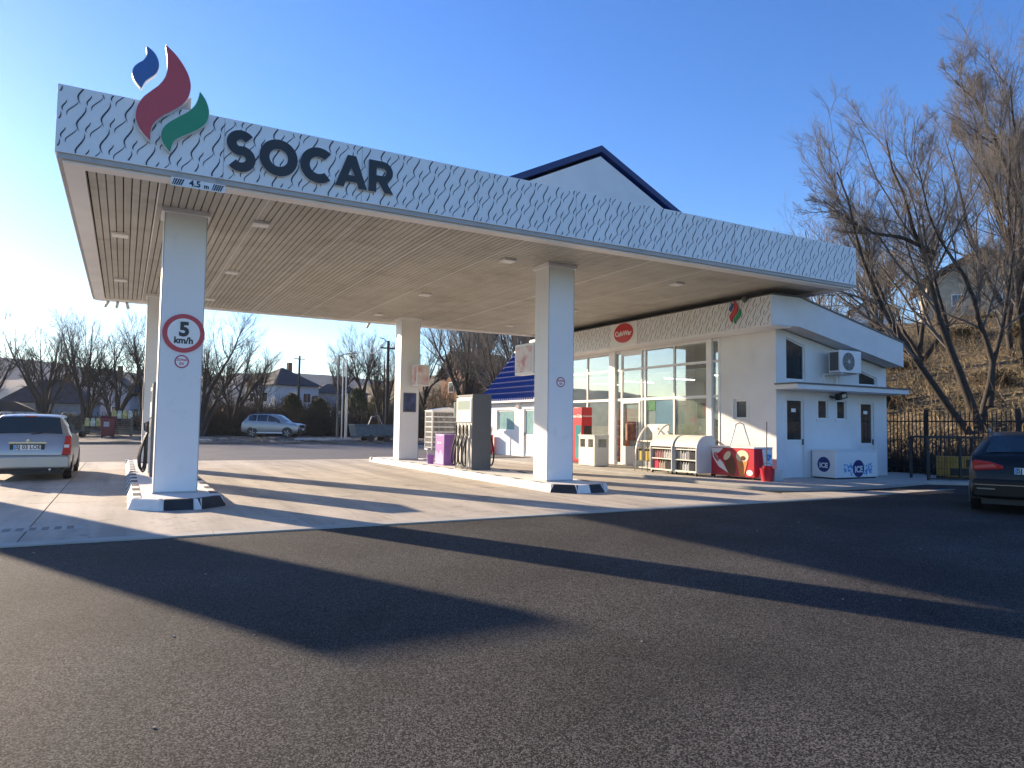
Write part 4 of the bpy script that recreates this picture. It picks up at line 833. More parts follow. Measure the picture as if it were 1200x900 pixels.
for yy in (y0-.03, y1+.005): part('verge_board', MB().prism([(ex,ez-.08),(rx,rz-.06),(2*rx-ex,ez-.08),(2*rx-ex,ez+.06),(rx,rz+.08),(ex,ez+.06)], 'y', yy, yy+.025), MT['wtext'], ax)
part('eaves_board', MB().box(ex+.01, ex+.04, y0, y1, ez-.10, ez-.005), MT['wtext'], ax)
for i in range(6): part('rafter_end', MB().box(ex+.041, AX-.001, y0+.3+i*.95, y0+.38+i*.95, ez-.08, ez+.0), MT['dgrey'], ax)
al = thing('alarm_box', 'small white and red alarm box under the annex eaves', 'alarm box', (AX-.05,16.95,2.35)); part('case', MB().box(AX-.09,AX-.001,16.83,17.07,2.22,2.52), MT['wtext'], al, bevel=.01); part('lens', MB().box(AX-.10,AX-.0905,16.88,17.02,2.25,2.32), MT['icered'], al)
tw = single('red_bin', MB().prism([(16.75,19.2),(17.1,19.2),(17.1,19.75),(16.75,19.75)], 'z', 0, .95), MT['icered'], 'red upright bin standing at the corner of the annex wall', 'bin', (16.9,19.5,0), bevel=.03)
# second light box, on the rear of the front column
bn = thing('light_box', 'faded pink square light box on the back of the column nearest the shop', 'light box', (9.7,3.0,3.1)); part('case', MB().box(9.56,9.80,2.60,3.52,2.68,3.44), MT['wtext'], bn, bevel=.012); part('print', MB().box(9.552,9.5595,2.66,3.46,2.74,3.38), MT['pink'], bn); part('bracket', MB().box(9.62,9.74,2.512,2.5995,2.9,3.2), MT['trim'], bn)
# ------------------------------------------------------------------ cars (built along +y, rear bumper at y=0, then turned)
class CarShape:
    """stations: y, z_bottom, half width at sill, z_belt, half width at belt, z_top, half width at top"""
    def __init__(s, st): s.st = st; s.ys = [a[0] for a in st]
    def sec(s, y):
        a = [np.interp(y, s.ys, [r[k] for r in s.st]) for k in range(1, 7)]; zb, ws, zl, wl, zt, wt = a
        return [(0,zb),(ws*.72,zb),(ws*.955,zb+.05),(ws,zb+.30*(zl-zb)),(ws*1.005,zb+.62*(zl-zb)),(wl*1.002,zl-.05*(zl-zb)),(wl*.985,zl),(wl+(wt-wl)*.5,zl+(zt-zl)*.5),(wt,zt-.10*(zt-zl)-.01),(wt*.92,zt-.022),(wt*.55,zt-.004),(0,zt)]
    def pt(s, y, t):                                # t in section-index units
        p = s.sec(y); i = min(int(t), len(p)-2); f = t-i; return (p[i][0]+(p[i+1][0]-p[i][0])*f, p[i][1]+(p[i+1][1]-p[i][1])*f)
    def body(s):
        mb = MB(); ys = sorted(set(s.ys+list(np.linspace(s.ys[0], s.ys[-1], 30)))); n = 12
        for y in ys:
            q = s.sec(y)
            for sg in (1, -1): mb.v += [(sg*u, y, v) for u, v in q]
        for i in range(len(ys)-1):
            for sg in (0, 1):
                for j in range(n-1):
                    a = i*2*n+sg*n+j; b = (i+1)*2*n+sg*n+j; mb.f.append((a, b, b+1, a+1)); mb.m.append(0)
        for i in (0, len(ys)-1):
            for sg in (0, 1): mb.f.append(tuple(i*2*n+sg*n+j for j in range(n))); mb.m.append(0)
        return mb
    def patch(s, ya, yb, ta, tb, side, off=.006, n=6, ta2=None, tb2=None):
        mb = MB(); m = 5; ta2 = ta if ta2 is None else ta2; tb2 = tb if tb2 is None else tb2
        for i in range(n+1):
            f = i/n; y = ya+(yb-ya)*f; A = ta+(ta2-ta)*f; B = tb+(tb2-tb)*f
            for j in range(m+1):
                u, v = s.pt(y, A+(B-A)*j/m); mb.v.append((side*(u+off), y, v+off*.3))
        mb.f = [(i*(m+1)+j, (i+1)*(m+1)+j, (i+1)*(m+1)+j+1, i*(m+1)+j+1) for i in range(n) for j in range(m)]; mb.m = [0]*len(mb.f); return mb
    def cross(s, ya, yb, k0=8.6, off=.008, n=6, inset=.05):   # windscreen or tailgate glass, full width
        mb = MB(); W_ = []
        for i in range(n+1):
            y = ya+(yb-ya)*i/n; zt = s.pt(y, 10.9)[1]; w = s.pt(y, k0)[0]-inset
            for j in range(9): q = j/8*2-1; mb.v.append((w*q, y-off if yb > ya and ya < 1 else y+off, zt+off*.6-.022*abs(q)**3))
        mb.f = [(i*9+j, (i+1)*9+j, (i+1)*9+j+1, i*9+j+1) for i in range(n) for j in range(8)]; mb.m = [0]*len(mb.f); return mb
def wheels(t, y0, y1, w, r, tyre_w=.19):
    for y in (y0, y1):
        for sg in (1, -1):
            x = sg*(w-.09); a, b = sorted((x-sg*tyre_w/2, x+sg*tyre_w/2)); o = sg*(w+.006)
            wh = part('wheel', MB().lathe((0,y,r), [(r*.70,a),(r*.95,a+.005),(r,a+.03),(r,b-.03),(r*.95,b-.005),(r*.70,b)], 28, 'x'), MT['rubber'], t, local=True, smooth=True)
            xo = b if sg > 0 else a
            part('rim', MB().lathe((0,y,r), [(r*.69,xo-sg*.03),(r*.66,xo+sg*.002),(r*.60,xo-sg*.012),(r*.2,xo-sg*.02),(r*.14,xo+sg*.002)], 20, 'x'), MT['steel'], wh, local=True, smooth=True)
            mb = MB()
            for i in range(5):
                q = 2*math.pi*i/5; mb.obox((xo+sg*.001, y+r*.14*math.cos(q), r+r*.14*math.sin(q)), (xo-sg*.004, y+r*.62*math.cos(q), r+r*.62*math.sin(q)), .03, .05)
            part('spokes', mb, MT['silver'], wh, local=True)
            arch = MB(); pts = [(y+(r+.065)*math.cos(math.pi*i/14), r+(r+.065)*math.sin(math.pi*i/14)) for i in range(15)]; arch.prism(pts+[(y-r-.065,.22),(y+r+.065,.22)], 'x', sg*(w-.25), sg*(w+.012)); part('wheel_arch', arch, MT['plast'], t, local=True)
def plate(t, txt, y, z, w=.52, x=0, rear=True):
    s_ = -1 if rear else 1
    o = part('number_plate', MB().box(x-w/2,x+w/2,min(y,y+s_*.012),max(y,y+s_*.012),z-.056,z+.056), MT['wtext'], t, local=True)
    if rear:
        part('plate_band', MB().box(x-w/2+.004,x-w/2+.045,y-.0145,y-.0125,z-.052,z+.052), MT['lblue'], o, local=True)
        part('lettering', text_mb(txt, .115, FACE_Y, (x+.02,y-.015,z), .003), MT['letter'], o, local=True, flip=False)
# silver estate, seen from behind
ca = thing('estate_car', 'silver estate car seen from behind on the forecourt beside the pump island', 'car', (-.875,7.55,.006))
cs_ = CarShape([(0,.34,.76,.66,.76,.68,.72),(.05,.30,.82,.80,.80,.82,.76),(.10,.28,.845,.97,.825,.99,.78),(.16,.27,.85,1.03,.83,1.06,.72),(.46,.22,.855,1.04,.835,1.49,.62),(.75,.20,.86,1.03,.84,1.535,.62),(1.9,.20,.86,.99,.845,1.55,.63),(2.6,.20,.86,.97,.845,1.50,.62),(3.35,.20,.855,.95,.835,1.00,.74),(4.0,.22,.84,.84,.80,.88,.70),(4.22,.28,.78,.66,.74,.70,.66),(4.29,.34,.66,.56,.62,.58,.56)])
part('body', cs_.body(), MT['silver'], ca, local=True, smooth='all')
part('tailgate_glass', cs_.cross(.185,.445,8.1,.012,6,.045), MT['glass'] if False else mat('tinted_glass', (.03,.045,.045), .06, spec=.7), ca, local=True, smooth='all')
for sg in (1, -1):
    for a, b in ((.62,1.38),(1.44,2.12),(2.18,2.95)): part('side_glass', cs_.patch(a, b, 6.25, 7.95, sg, .008, 6, 6.25, 7.95 if b < 2.5 else 7.0), MT['dglass'], ca, local=True, smooth='all')
    part('tail_light', cs_.patch(-.0+.055, .20, 4.3, 6.9, sg, .012), MT['tail'], ca, local=True, smooth='all')
    mb = MB(); x0_, x1_ = sorted((sg*.665, sg*.845)); mb.prism([(sg*u, v) for u, v in ((.665,.60),(.845,.60),(.84,.84),(.79,1.04),(.73,1.04))], 'y', -.004, .13); tl = part('tail_light', mb, MT['tail'], ca, local=True, bevel=.01)
    part('reverse_lens', MB().box(x0_+.045,x1_-.035,-.0095,-.0045,.77,.84), MT['lens'], tl, local=True)
    part('roof_rail', MB().tube([(sg*.60,.62,1.53),(sg*.60,.72,1.575),(sg*.61,1.9,1.60),(sg*.60,2.45,1.55),(sg*.60,2.55,1.51)], .014, 8), MT['black'], ca, local=True)
    part('mirror', MB().lathe((sg*.93,2.95,1.02), [(.02,-.07),(.09,-.03),(.09,.03),(.04,.07)], 12, 'y'), MT['plast'], ca, local=True, smooth=True)
part('bumper', MB().prism([(-.84,.30),(.84,.30),(.845,.52),(.80,.585),(-.80,.585),(-.845,.52)], 'y', -.055, .12), MT['silver'], ca, local=True, bevel=.035)
part('bumper_seam', MB().box(-.80,.80,-.002,.02,.588,.602), MT['plast'], ca, local=True)
part('chrome_strip', MB().box(-.36,.36,.012,.030,.86,.90), MT['chrome'], ca, local=True); part('plate_recess', MB().box(-.33,.33,.016,.045,.695,.855), MT['plast'], ca, local=True); plate(ca, 'SJ 03 LOE', .014, .775)
part('badge', MB().lathe((0,0,.93), [(.035,.045),(.035,.06)], 18, 'y').lathe((0,0,.93), [(.02,.040),(.02,.046)], 12, 'y'), MT['chrome'], ca, local=True); part('wiper', MB().tube([(.05,.155,1.07),(.42,.20,1.13)], .010, 6), MT['plast'], ca, local=True)
part('high_brake_lamp', MB().box(-.12,.12,.43,.455,1.475,1.50), MT['tail'], ca, local=True); part('exhaust', MB().tube([(.45,-.02,.27),(.45,.25,.27)], .025, 10), MT['steel'], ca, local=True); part('underbody', MB().box(-.70,.70,.15,4.1,.17,.32), MT['plast'], ca, local=True)
wheels(ca, .82, 3.45, .85, .305)
# black estate, rear corner at the frame edge
cb = thing('black_car', 'black estate car seen from behind, parked facing the railings', 'car', (14.80,-5.52,-.010), None, math.radians(-62))
ck = CarShape([(0,.36,.80,.62,.82,.64,.78),(.04,.32,.88,.80,.86,.83,.82),(.10,.28,.91,.98,.88,1.01,.80),(.20,.25,.92,1.04,.89,1.07,.74),(.62,.22,.925,1.05,.895,1.40,.60),(.95,.20,.93,1.03,.90,1.455,.60),(2.2,.20,.93,1.0,.90,1.47,.61),(3.0,.20,.93,.97,.90,1.42,.60),(3.75,.20,.92,.94,.88,.99,.76),(4.5,.24,.88,.82,.83,.86,.72),(4.7,.32,.78,.62,.72,.64,.62)])
part('body', ck.body(), MT['blackcar'], cb, local=True, smooth='all'); part('tailgate_glass', ck.cross(.235,.60,8.1,.010,6,.05), MT['dglass'], cb, local=True, smooth='all')
for sg in (1, -1):
    for a, b in ((.80,1.60),(1.66,2.40),(2.46,3.3)): part('side_glass', ck.patch(a, b, 6.25, 7.95, sg, .008, 6, 6.25, 7.95 if b < 3 else 7.0), MT['dglass'], cb, local=True, smooth='all')
    mb = MB(); p = [(.42,.80),(.86,.76),(.885,.90),(.84,.955),(.62,.93),(.42,.86)]; mb.prism([(sg*u, v) for u, v in p], 'y', .012, .12); part('tail_light', mb, MT['tail'], cb, local=True, bevel=.012)
    mb = MB(); mb.prism([(sg*u, v) for u, v in ((.52,.835),(.84,.80),(.85,.85),(.56,.885))], 'y', .006, .0115); part('light_strip', mb, mat('tail_bright', (.62,.10,.09), .15), cb, local=True)
    part('roof_rail', MB().tube([(sg*.58,.85,1.455),(sg*.58,1.0,1.50),(sg*.59,2.4,1.51),(sg*.58,2.8,1.44)], .014, 8), MT['steel'], cb, local=True)
    part('reflector', MB().box(*sorted((sg*.55,sg*.82)),-.064,-.058,.44,.465), MT['chrome'], cb, local=True)
part('bumper', MB().prism([(-.90,.30),(.90,.30),(.905,.56),(.86,.62),(-.86,.62),(-.905,.56)], 'y', -.055, .14), MT['blackcar'], cb, local=True, bevel=.035); part('bumper_trim', MB().box(-.86,.86,-.062,-.056,.515,.53), MT['chrome'], cb, local=True)
plate(cb, 'SJ 24 RDA', .022, .775); part('badge', MB().tube([(.35+.0,.03,.90),(.40,.03,.90)], .02, 10), MT['chrome'], cb, local=True); part('underbody', MB().box(-.75,.75,.15,4.5,.17,.32), MT['plast'], cb, local=True)
wheels(cb, .95, 3.78, .92, .33)
# silver suv parked beyond the road
cu_ = thing('suv_car', 'silver compact suv with roof bars parked on the verge before dark brambles', 'car', (9.45,46.9,.16), None, math.radians(-120))
cv = CarShape([(0,.45,.78,.72,.78,.76,.74),(.05,.40,.86,.98,.84,1.02,.78),(.15,.36,.90,1.10,.87,1.14,.74),(.50,.30,.905,1.12,.88,1.57,.62),(.85,.28,.91,1.10,.885,1.63,.63),(2.0,.28,.91,1.06,.89,1.64,.64),(2.6,.28,.91,1.04,.885,1.58,.62),(3.30,.28,.90,1.02,.875,1.10,.78),(4.05,.32,.885,.96,.85,1.0,.76),(4.25,.40,.82,.82,.80,.86,.72),(4.31,.46,.72,.62,.70,.64,.66)])
part('body', cv.body(), MT['silver'], cu_, local=True, smooth='all'); part('windscreen', cv.cross(3.22,2.68,8.0,.012,6,.06), MT['dglass'], cu_, local=True, smooth='all'); part('tailgate_glass', cv.cross(.2,.47,8.1,.012,6,.05), MT['dglass'], cu_, local=True, smooth='all')
for sg in (1, -1):
    for a, b in ((.55,1.12),(1.18,1.92),(1.98,2.86)): part('side_glass', cv.patch(a, b, 6.2, 7.95, sg, .012, 6, 6.2, 7.95 if b < 2.5 else 6.9), MT['dglass'], cu_, local=True, smooth='all')
    part('headlight', MB().cbox((sg*.66,4.215,.86), (.34,.14,.17)), MT['lens'], cu_, local=True, bevel=.03); part('roof_bar', MB().tube([(sg*.60,.7,1.62),(sg*.60,.85,1.70),(sg*.60,2.2,1.70),(sg*.60,2.4,1.62)], .022, 8), MT['black'], cu_, local=True); part('mirror', MB().cbox((sg*1.0,2.85,1.10), (.18,.10,.14)), MT['plast'], cu_, local=True, bevel=.03)
    part('door_sill', MB().box(*sorted((sg*.905,sg*.93)),1.2,3.1,.32,.40), MT['wtext'], cu_, local=True)
part('grille', MB().box(-.46,.46,4.24,4.325,.72,.90), MT['black'], cu_, local=True); part('bumper', MB().box(-.82,.82,4.15,4.345,.36,.64), MT['plast'], cu_, local=True, bevel=.04); plate(cu_, '', 4.345, .60, .52, 0, False); part('badge', MB().cbox((0,4.33,.83), (.16,.02,.06)), MT['chrome'], cu_, local=True); part('roof_rack', MB().box(-.6,.6,1.0,1.05,1.70,1.73).box(-.6,.6,1.9,1.95,1.70,1.73), MT['black'], cu_, local=True)
wheels(cu_, .85, 3.45, .90, .345); cu_.scale = (1.05,1.05,1.14)
# ------------------------------------------------------------------ railings, generator cage
fn = thing('iron_railing', 'dark iron picket railing between the yard and the hillside', 'fence', (23.2,0,0)); FX = 23.2
pk = MB(); pk.box(-.012,.012,-.012,.012,.12,1.98); pk.add([(-.012,-.012,1.98),(.012,-.012,1.98),(.012,.012,1.98),(-.012,.012,1.98),(0,0,2.07)], [(0,1,4),(1,2,4),(2,3,4),(3,0,4)]); pk = pk.mesh('picket', MT['black'])
y = -9.0
while y < 6.6: link('picket', pk, fn, (0, y, 0)); y += .125
for z in (.25,1.72): part('rail', MB().box(FX-.02,FX+.02,-9.1,6.6,z,z+.04), MT['black'], fn)
for yy in (-9.1,-6.5,-3.9,-1.3,1.3,3.9,6.5): part('post', MB().box(FX-.045,FX+.045,yy-.045,yy+.045,0,2.1), MT['black'], fn)
gc = thing('generator_cage', 'grey steel frame cage with mesh in front of the railings', 'cage', (21.9,-.15,.06), None, math.radians(-32)); w, d, h = 1.75, .95, 1.18
for x in (-w/2, w/2):
    for yy in (-d/2, d/2): part('post', MB().box(x-.03,x+.03,yy-.03,yy+.03,0,h), MT['black'], gc, local=True)
part('frame_rail', MB().box(-w/2,w/2,-d/2-.025,-d/2+.025,h,h+.06).box(-w/2,w/2,d/2-.025,d/2+.025,h,h+.06).box(-w/2-.001,-w/2+.05,-d/2+.026,d/2-.026,h,h+.06).box(w/2-.05,w/2+.001,-d/2+.026,d/2-.026,h,h+.06).box(-w/2+.031,w/2-.031,-d/2-.02,-d/2+.02,.02,.06), MT['black'], gc, local=True)
mb = MB()
for i in range(22): x = -w/2+.06+i*(w-.12)/21; mb.box(x-.004,x+.004,-d/2-.004,-d/2+.004,.06,h)
for i in range(6): z = .15+i*.18; mb.box(-w/2+.03,w/2-.03,-d/2-.009,-d/2-.0045,z-.004,z+.004)
part('mesh_wires', mb, MT['black'], gc, local=True, kind='stuff'); part('centre_post', MB().box(-.03,.03,-d/2-.03,-d/2+.03,.0605,h-.001), MT['black'], gc, local=True)
gn = thing('generator', 'yellow and black generator inside the steel cage', 'generator', (22.0,-.12,.06), None, math.radians(-32)); YL = mat('generator_yellow', (.40,.22,.02), .45, var=.1)
part('housing', MB().box(-.28,.72,-.30,.30,.08,.66), YL, gn, local=True, bevel=.02); part('vent_panel', MB().box(.24,.62,-.310,-.3005,.36,.58), MT['black'], gn, local=True); part('vent_panel', MB().box(-.2,.40,-.310,-.3005,.12,.33), MT['black'], gn, local=True); part('skid', MB().box(-.30,.74,-.25,.25,0,.0795), MT['black'], gn, local=True); part('cable', MB().tube([(.62+.12*math.cos(a),-.33,.25+.16*math.sin(a)) for a in [2*math.pi*i/16 for i in range(17)]], .014, 6, False), MT['rubber'], gn, local=True)
# ------------------------------------------------------------------ bare trees
def orth(T):
    a = np.where(np.abs(T[..., 2:3]) < .9, np.array([0,0,1.]), np.array([1.,0,0])); u = np.cross(T, a); u /= np.linalg.norm(u, axis=-1, keepdims=True)+1e-9; return u, np.cross(T, u)
def tubes(P, R, k):                                  # P (N,n,3), R (N,n) -> verts, quads
    N_, n, _ = P.shape; T = np.gradient(P, axis=1); T /= np.linalg.norm(T, axis=-1, keepdims=True)+1e-9; u, v = orth(T)
    q = 2*np.pi*np.arange(k)/k; V = P[:, :, None]+R[:, :, None, None]*(u[:, :, None]*np.cos(q)[None, None, :, None]+v[:, :, None]*np.sin(q)[None, None, :, None])
    idx = np.arange(N_*n*k).reshape(N_, n, k); a = idx[:, :-1]; b = idx[:, 1:]
    F = np.stack([a, np.roll(a, -1, 2), np.roll(b, -1, 2), b], -1).reshape(-1, 4); return V.reshape(-1, 3), F
def npmesh(name, VF, m, smooth=True):
    V = np.concatenate([a for a, _ in VF]); o = 0; Fs = []
    for a, f in VF: Fs.append(f+o); o += len(a)
    F = np.concatenate(Fs); me = bpy.data.meshes.new(name); me.vertices.add(len(V)); me.vertices.foreach_set('co', V.astype(np.float32).ravel()); me.loops.add(F.size); me.loops.foreach_set('vertex_index', F.astype(np.int32).ravel())
    me.polygons.add(len(F)); me.polygons.foreach_set('loop_start', np.arange(0, F.size, 4, dtype=np.int32)); me.polygons.foreach_set('use_smooth', np.full(len(F), smooth)); me.materials.append(m); me.update(calc_edges=True); return me
def grow_children(P, R, per, ang, lr, rr_, n, rng, trop=.3, tmin=.25, rmin=.006, wob=.12):
    N_, m, _ = P.shape; tot = N_*per; seg_ = np.linalg.norm(np.diff(P, axis=1), axis=-1).sum(1)
    t = np.sort(rng.uniform(tmin, 1, (N_, per)), 1)*(m-1); i0 = np.minimum(t.astype(int), m-2); f = (t-i0)[..., None]; ar = np.arange(N_)[:, None]
    B = P[ar, i0]*(1-f)+P[ar, i0+1]*f; Rb = R[ar, i0]*(1-f[..., 0])+R[ar, i0+1]*f[..., 0]; T = P[ar, i0+1]-P[ar, i0]; T /= np.linalg.norm(T, axis=-1, keepdims=True)+1e-9
    u, v = orth(T); az = rng.uniform(0, 2*np.pi, (N_, per))[..., None]; an = np.clip(rng.normal(ang, .16, (N_, per)), .15, 1.4)[..., None]
    D = T*np.cos(an)+(u*np.cos(az)+v*np.sin(az))*np.sin(an)
    Ln = (seg_[:, None]*lr*(1.08-.52*t/(m-1))*rng.uniform(.65, 1.25, (N_, per)))
    B = B.reshape(tot, 3); D = D.reshape(tot, 3); Ln = Ln.reshape(tot); Rb = Rb.reshape(tot)
    pts = [B]; d = D
    for k in range(1, n):
        d = d+np.array([0,0,trop/n])+rng.normal(0, wob, (tot, 3)); d /= np.linalg.norm(d, axis=1, keepdims=True); pts.append(pts[-1]+d*(Ln/(n-1))[:, None])
    Rc = np.maximum(Rb*rr_, rmin)[:, None]*np.linspace(1, .35, n)[None]; Rc = np.maximum(Rc, rmin*.55); return np.stack(pts, 1), Rc
def poly_resample(p, n):
    p = np.array(p, float); s = np.concatenate([[0], np.cumsum(np.linalg.norm(np.diff(p, axis=0), axis=1))]); q = np.linspace(0, s[-1], n); return np.stack([np.interp(q, s, p[:, k]) for k in range(3)], 1)
def tree_meshes(name, limbs, rng, levels, rmin=.006, mt=None, trop=.3):
    """limbs: list of (polyline, r0, r1); levels: list of (children per branch, angle, length ratio, radius ratio, points, sides)"""
    P = []; R = []
    for p, r0, r1 in limbs:
        q = poly_resample(p, 12); q[1:-1] += rng.normal(0, .02*np.linalg.norm(q[-1]-q[0])/6, (10, 3)); P.append(q); R.append(np.linspace(0, 1, 12)**.8*(r1-r0)+r0)
    P = np.array(P); R = np.array(R); trunk = [tubes(P, R, 9)]; crown = []
    for li, (per, ang, lr, rr_, n, k, rm) in enumerate(levels):
        P, R = grow_children(P, R, per, ang, lr, rr_, n, rng, trop, .30 if li == 0 else .12, rm*rmin); crown.append(tubes(P, R, k))
    a = npmesh(name+'_trunk', trunk, (mt or (MT['bark'],))[0]); b = npmesh(name+'_crown', crown, (mt or (0, MT['twig']))[1]); return a, b
def plant_tree(name, meshes, label, loc, group=None, rz=0, sc=1.):
    t = thing(name, label, 'tree', loc, group, rz); t.scale = (sc, sc, sc); link('trunk', meshes[0], t); link('crown', meshes[1], t); return t
# the big trees behind the railings: limb runs measured in metres about their base
def R3(*p): return [Vector(q) for q in p]
LV = [(13,.50,.44,.50,8,5,.018),(9,.52,.55,.50,6,4,.010),(7,.62,.62,.55,5,3,.0052),(4,.70,.62,.6,4,3,.0032)]
rg = np.random.default_rng(5)
BT1 = [([(0,0,-.5),(-.5,.4,.9),(-1.11,.8,1.8),(-1.7,1.08,2.73),(-2.44,1.4,3.98),(-3.18,1.73,5.22),(-4.07,1.9,6.78),(-4.7,1.9,8.66),(-5.33,2.0,10.0)], .18, .025),
       ([(.1,0,-.5),(.0,.1,.8),(-.43,.42,2.12),(-1.0,.61,4.0),(-1.44,.77,5.25),(-1.71,.9,6.51),(-2.11,1.1,8.07),(-2.68,1.4,9.95),(-3.02,1.6,11.52)], .21, .025),
       ([(.2,-.1,1.6),(.48,-.17,3.2),(-.27,.0,4.96),(-.87,.0,6.21),(-1.88,.2,7.29),(-2.9,.2,8.6),(-3.5,.1,9.78)], .13, .02),
       ([(.05,.1,.9),(.37,-.06,2.76),(.71,-.37,4.66),(.9,-.62,6.86),(.92,-.82,9.2)], .13, .02),
       ([(-1.9,.6,7.2),(-3.15,1.0,7.7),(-4.1,1.4,7.75),(-4.96,1.9,8.28),(-5.82,2.2,8.9)], .09, .02),
       ([(-2.2,1.3,3.5),(-2.5,1.8,4.8),(-2.9,2.2,6.4),(-3.2,2.6,8.4)], .11, .02), ([(-.9,.6,3.6),(-.4,1.2,5.4),(-.5,1.6,7.6),(-.9,1.8,10.0)], .12, .02)]
plant_tree('bare_tree', tree_meshes('bt1', BT1, rg, LV, 1., None, .55), 'big leaning bare tree with several trunks behind the generator cage', (28.6,2.4,.75))
BT2 = [([(0,0,-.8),(.1,.0,2.0),(-.2,.0,5.0),(-.3,-.1,8.0),(-.5,-.1,11.0),(-.8,-.1,13.4)], .20, .025), ([(-.2,0,5.4),(-1.0,.3,8.0),(-1.7,.5,10.4),(-2.1,.6,12.2)], .15, .02), ([(-.3,-.1,8.4),(-1.2,.2,11.0),(-2.2,.5,12.6),(-3.0,.8,13.4)], .11, .02),
       ([(0,0,2.4),(.9,-.4,4.6),(1.8,-.7,7.4),(2.3,-.9,10.5),(2.8,-1.0,13.0)], .18, .02), ([(0,0,6),(1.0,.6,8.4),(1.4,.9,11.0),(1.2,1.0,13.4)], .12, .02), ([(0,0,3.2),(-1.3,-.3,5.4),(-2.2,-.6,8.0),(-2.5,-.8,10.6)], .13, .02)]
mb2 = tree_meshes('bt2', BT2, rg, LV, 1., None, .55)
plant_tree('bare_tree', mb2, 'tall bare tree with pale upper twigs rising above the black car', (32.3,2.7,1.9))
plant_tree('bare_tree', mb2, 'bare tree standing on the slope directly in front of the hilltop house', (38.5,6.2,5.0), None, 2.6, .85)
plant_tree('bare_tree', mb2, 'bare tree on the slope right beyond the black car roof', (33.6,-1.6,2.6), None, 4.2, .8)
BT3 = [([(0,0,-.4),(.2,0,1.4),(-.1,.2,3.2),(-.5,.3,5.6),(-.4,.4,8.2)], .19, .02), ([(0,0,.8),(.9,.2,2.4),(1.6,.4,4.4),(2.0,.3,7.0)], .13, .02), ([(0,0,.8),(-1.0,.1,2.4),(-1.9,.2,4.0),(-2.7,.2,6.4)], .13, .02), ([(.1,0,1.4),(.3,-.5,3.4),(.8,-.8,6.2)], .10, .015)]
LV2 = [(12,.55,.46,.5,6,4,.014),(8,.58,.56,.52,5,3,.008),(6,.58,.66,.6,4,3,.0045)]
m3 = tree_meshes('bt3', BT3, rg, LV2, 1., None, .5)
plant_tree('bare_tree', m3, 'smaller bare tree on the slope behind the shop roof', (29.5,9.5,1.5), None, .4, 1.0)
plant_tree('bare_tree', m3, 'bare tree further up the slope between the shop roof and the hill house', (36.0,9.0,4.2), None, 2.2, .9)
# background tree prototypes
def proto(seed, h, spread, stems, mt, rmin):
    r_ = np.random.default_rng(seed); Ls = []
    for i in range(stems):
        a = 2*math.pi*(i+r_.uniform(-.2,.2))/stems; e = spread*r_.uniform(.5,1.0); zz = h*r_.uniform(.72,1.0); c, s_ = math.cos(a), math.sin(a); z0 = 0 if i < 2 else h*r_.uniform(.05,.22); k = .25*e*(z0 > 0)*0
        Ls.append(([(0,0,-.3 if z0 == 0 else z0),(c*e*.18,s_*e*.18,z0+.22*zz),(c*e*.45,s_*e*.45,.5*zz+z0*.4),(c*e*.8,s_*e*.8,.8*zz),(c*e,s_*e,zz)], h*.024*r_.uniform(.7,1.1), .02))
    return tree_meshes('proto%d' % seed, Ls, r_, [(12,.54,.46,.52,6,4,.018),(8,.58,.56,.55,4,3,.010),(5,.58,.66,.6,4,3,.006)], rmin, mt, .5)
DK = (MT['bark'], MT['twigd'])
pA = proto(21, 10.0, 3.6, 6, DK, 1.); pB = proto(22, 9.2, 2.6, 5, DK, 1.); pC = proto(23, 9.0, 4.4, 8, DK, 1.); pE = proto(25, 9.6, 2.2, 4, DK, 1.); pF = proto(26, 8.8, 4.8, 6, DK, .9); pD = proto(24, 9.0, 3.4, 7, (MT['bark'], MT['twig']), .9)
BG = [('pA',(-4.9,59,.1),.2,.92,'bare spreading tree rising behind the small hip-roofed house'),('pB',(-1.7,58,.1),1.1,1.05,'slender bare tree between the hip-roofed house and the gabled house'),('pF',(.6,57,.1),2.4,.98,'bare tree in front of the grey gabled house'),('pE',(2.6,60,.1),3.9,1.08,'bare tree partly hidden behind the canopy columns'),
      ('pC',(6.8,52,.1),.6,1.05,'dense dark many-stemmed bare tree on the verge left of the parked suv'),('pF',(9.6,55,.1),2.9,.98,'dark bare tree leaning over the parked suv'),('pE',(12.0,57,.6),4.4,.66,'low bare tree leaning over the white house with the dark roof'),
      ('pB',(-9.8,66,.1),5.2,.85,'pale bare tree at the edge of the view behind the estate car'),('pB',(20.5,60,2.2),.3,.7,'thin bare tree behind the lamp post'),('pB',(20.4,46,.3),2.1,.85,'thin bare tree next to the wooden utility pole'),
      ('pD',(25.2,40,1.2),.9,1.0,'bare tree on the slope beside the brown house'),('pD',(28.5,37,3.2),2.0,1.05,'bare tree in front of the brown house above the annex'),('pD',(27.8,31,2.0),3.3,.95,'bare tree behind the annex roof ridge'),('pD',(24.6,32.5,.3),4.6,.85,'bare tree beside the galvanised mesh cage'),('pD',(33.0,33,6.0),5.5,1.0,'bare tree high on the slope above the annex'),
      ('pD',(30.5,50,4),1.9,1.0,'bare tree straight below the brown house'),('pD',(34,55,6),3.7,.9,'bare tree left of the brown house on the slope'),('pC',(29,58,3),2.2,.8,'dark many-stemmed bare tree on the slope behind the utility pole'),('pA',(24,64,3),.7,.8,'dark bare tree behind the olive evergreens'),
      ('pD',(40,14,6.2),1.0,.8,'bare tree on the hill just below the hill house'),('pD',(47,2,8.4),3.0,.8,'bare tree on the hillside above the black car')]
for k, loc, rz, sc, lab in BG: plant_tree('bare_tree', {'pE':pE,'pF':pF,'pA':pA,'pB':pB,'pC':pC,'pD':pD}[k], lab, (loc[0], loc[1], max(loc[2], hillz(loc[0], loc[1])-.1)), None, rz, sc)
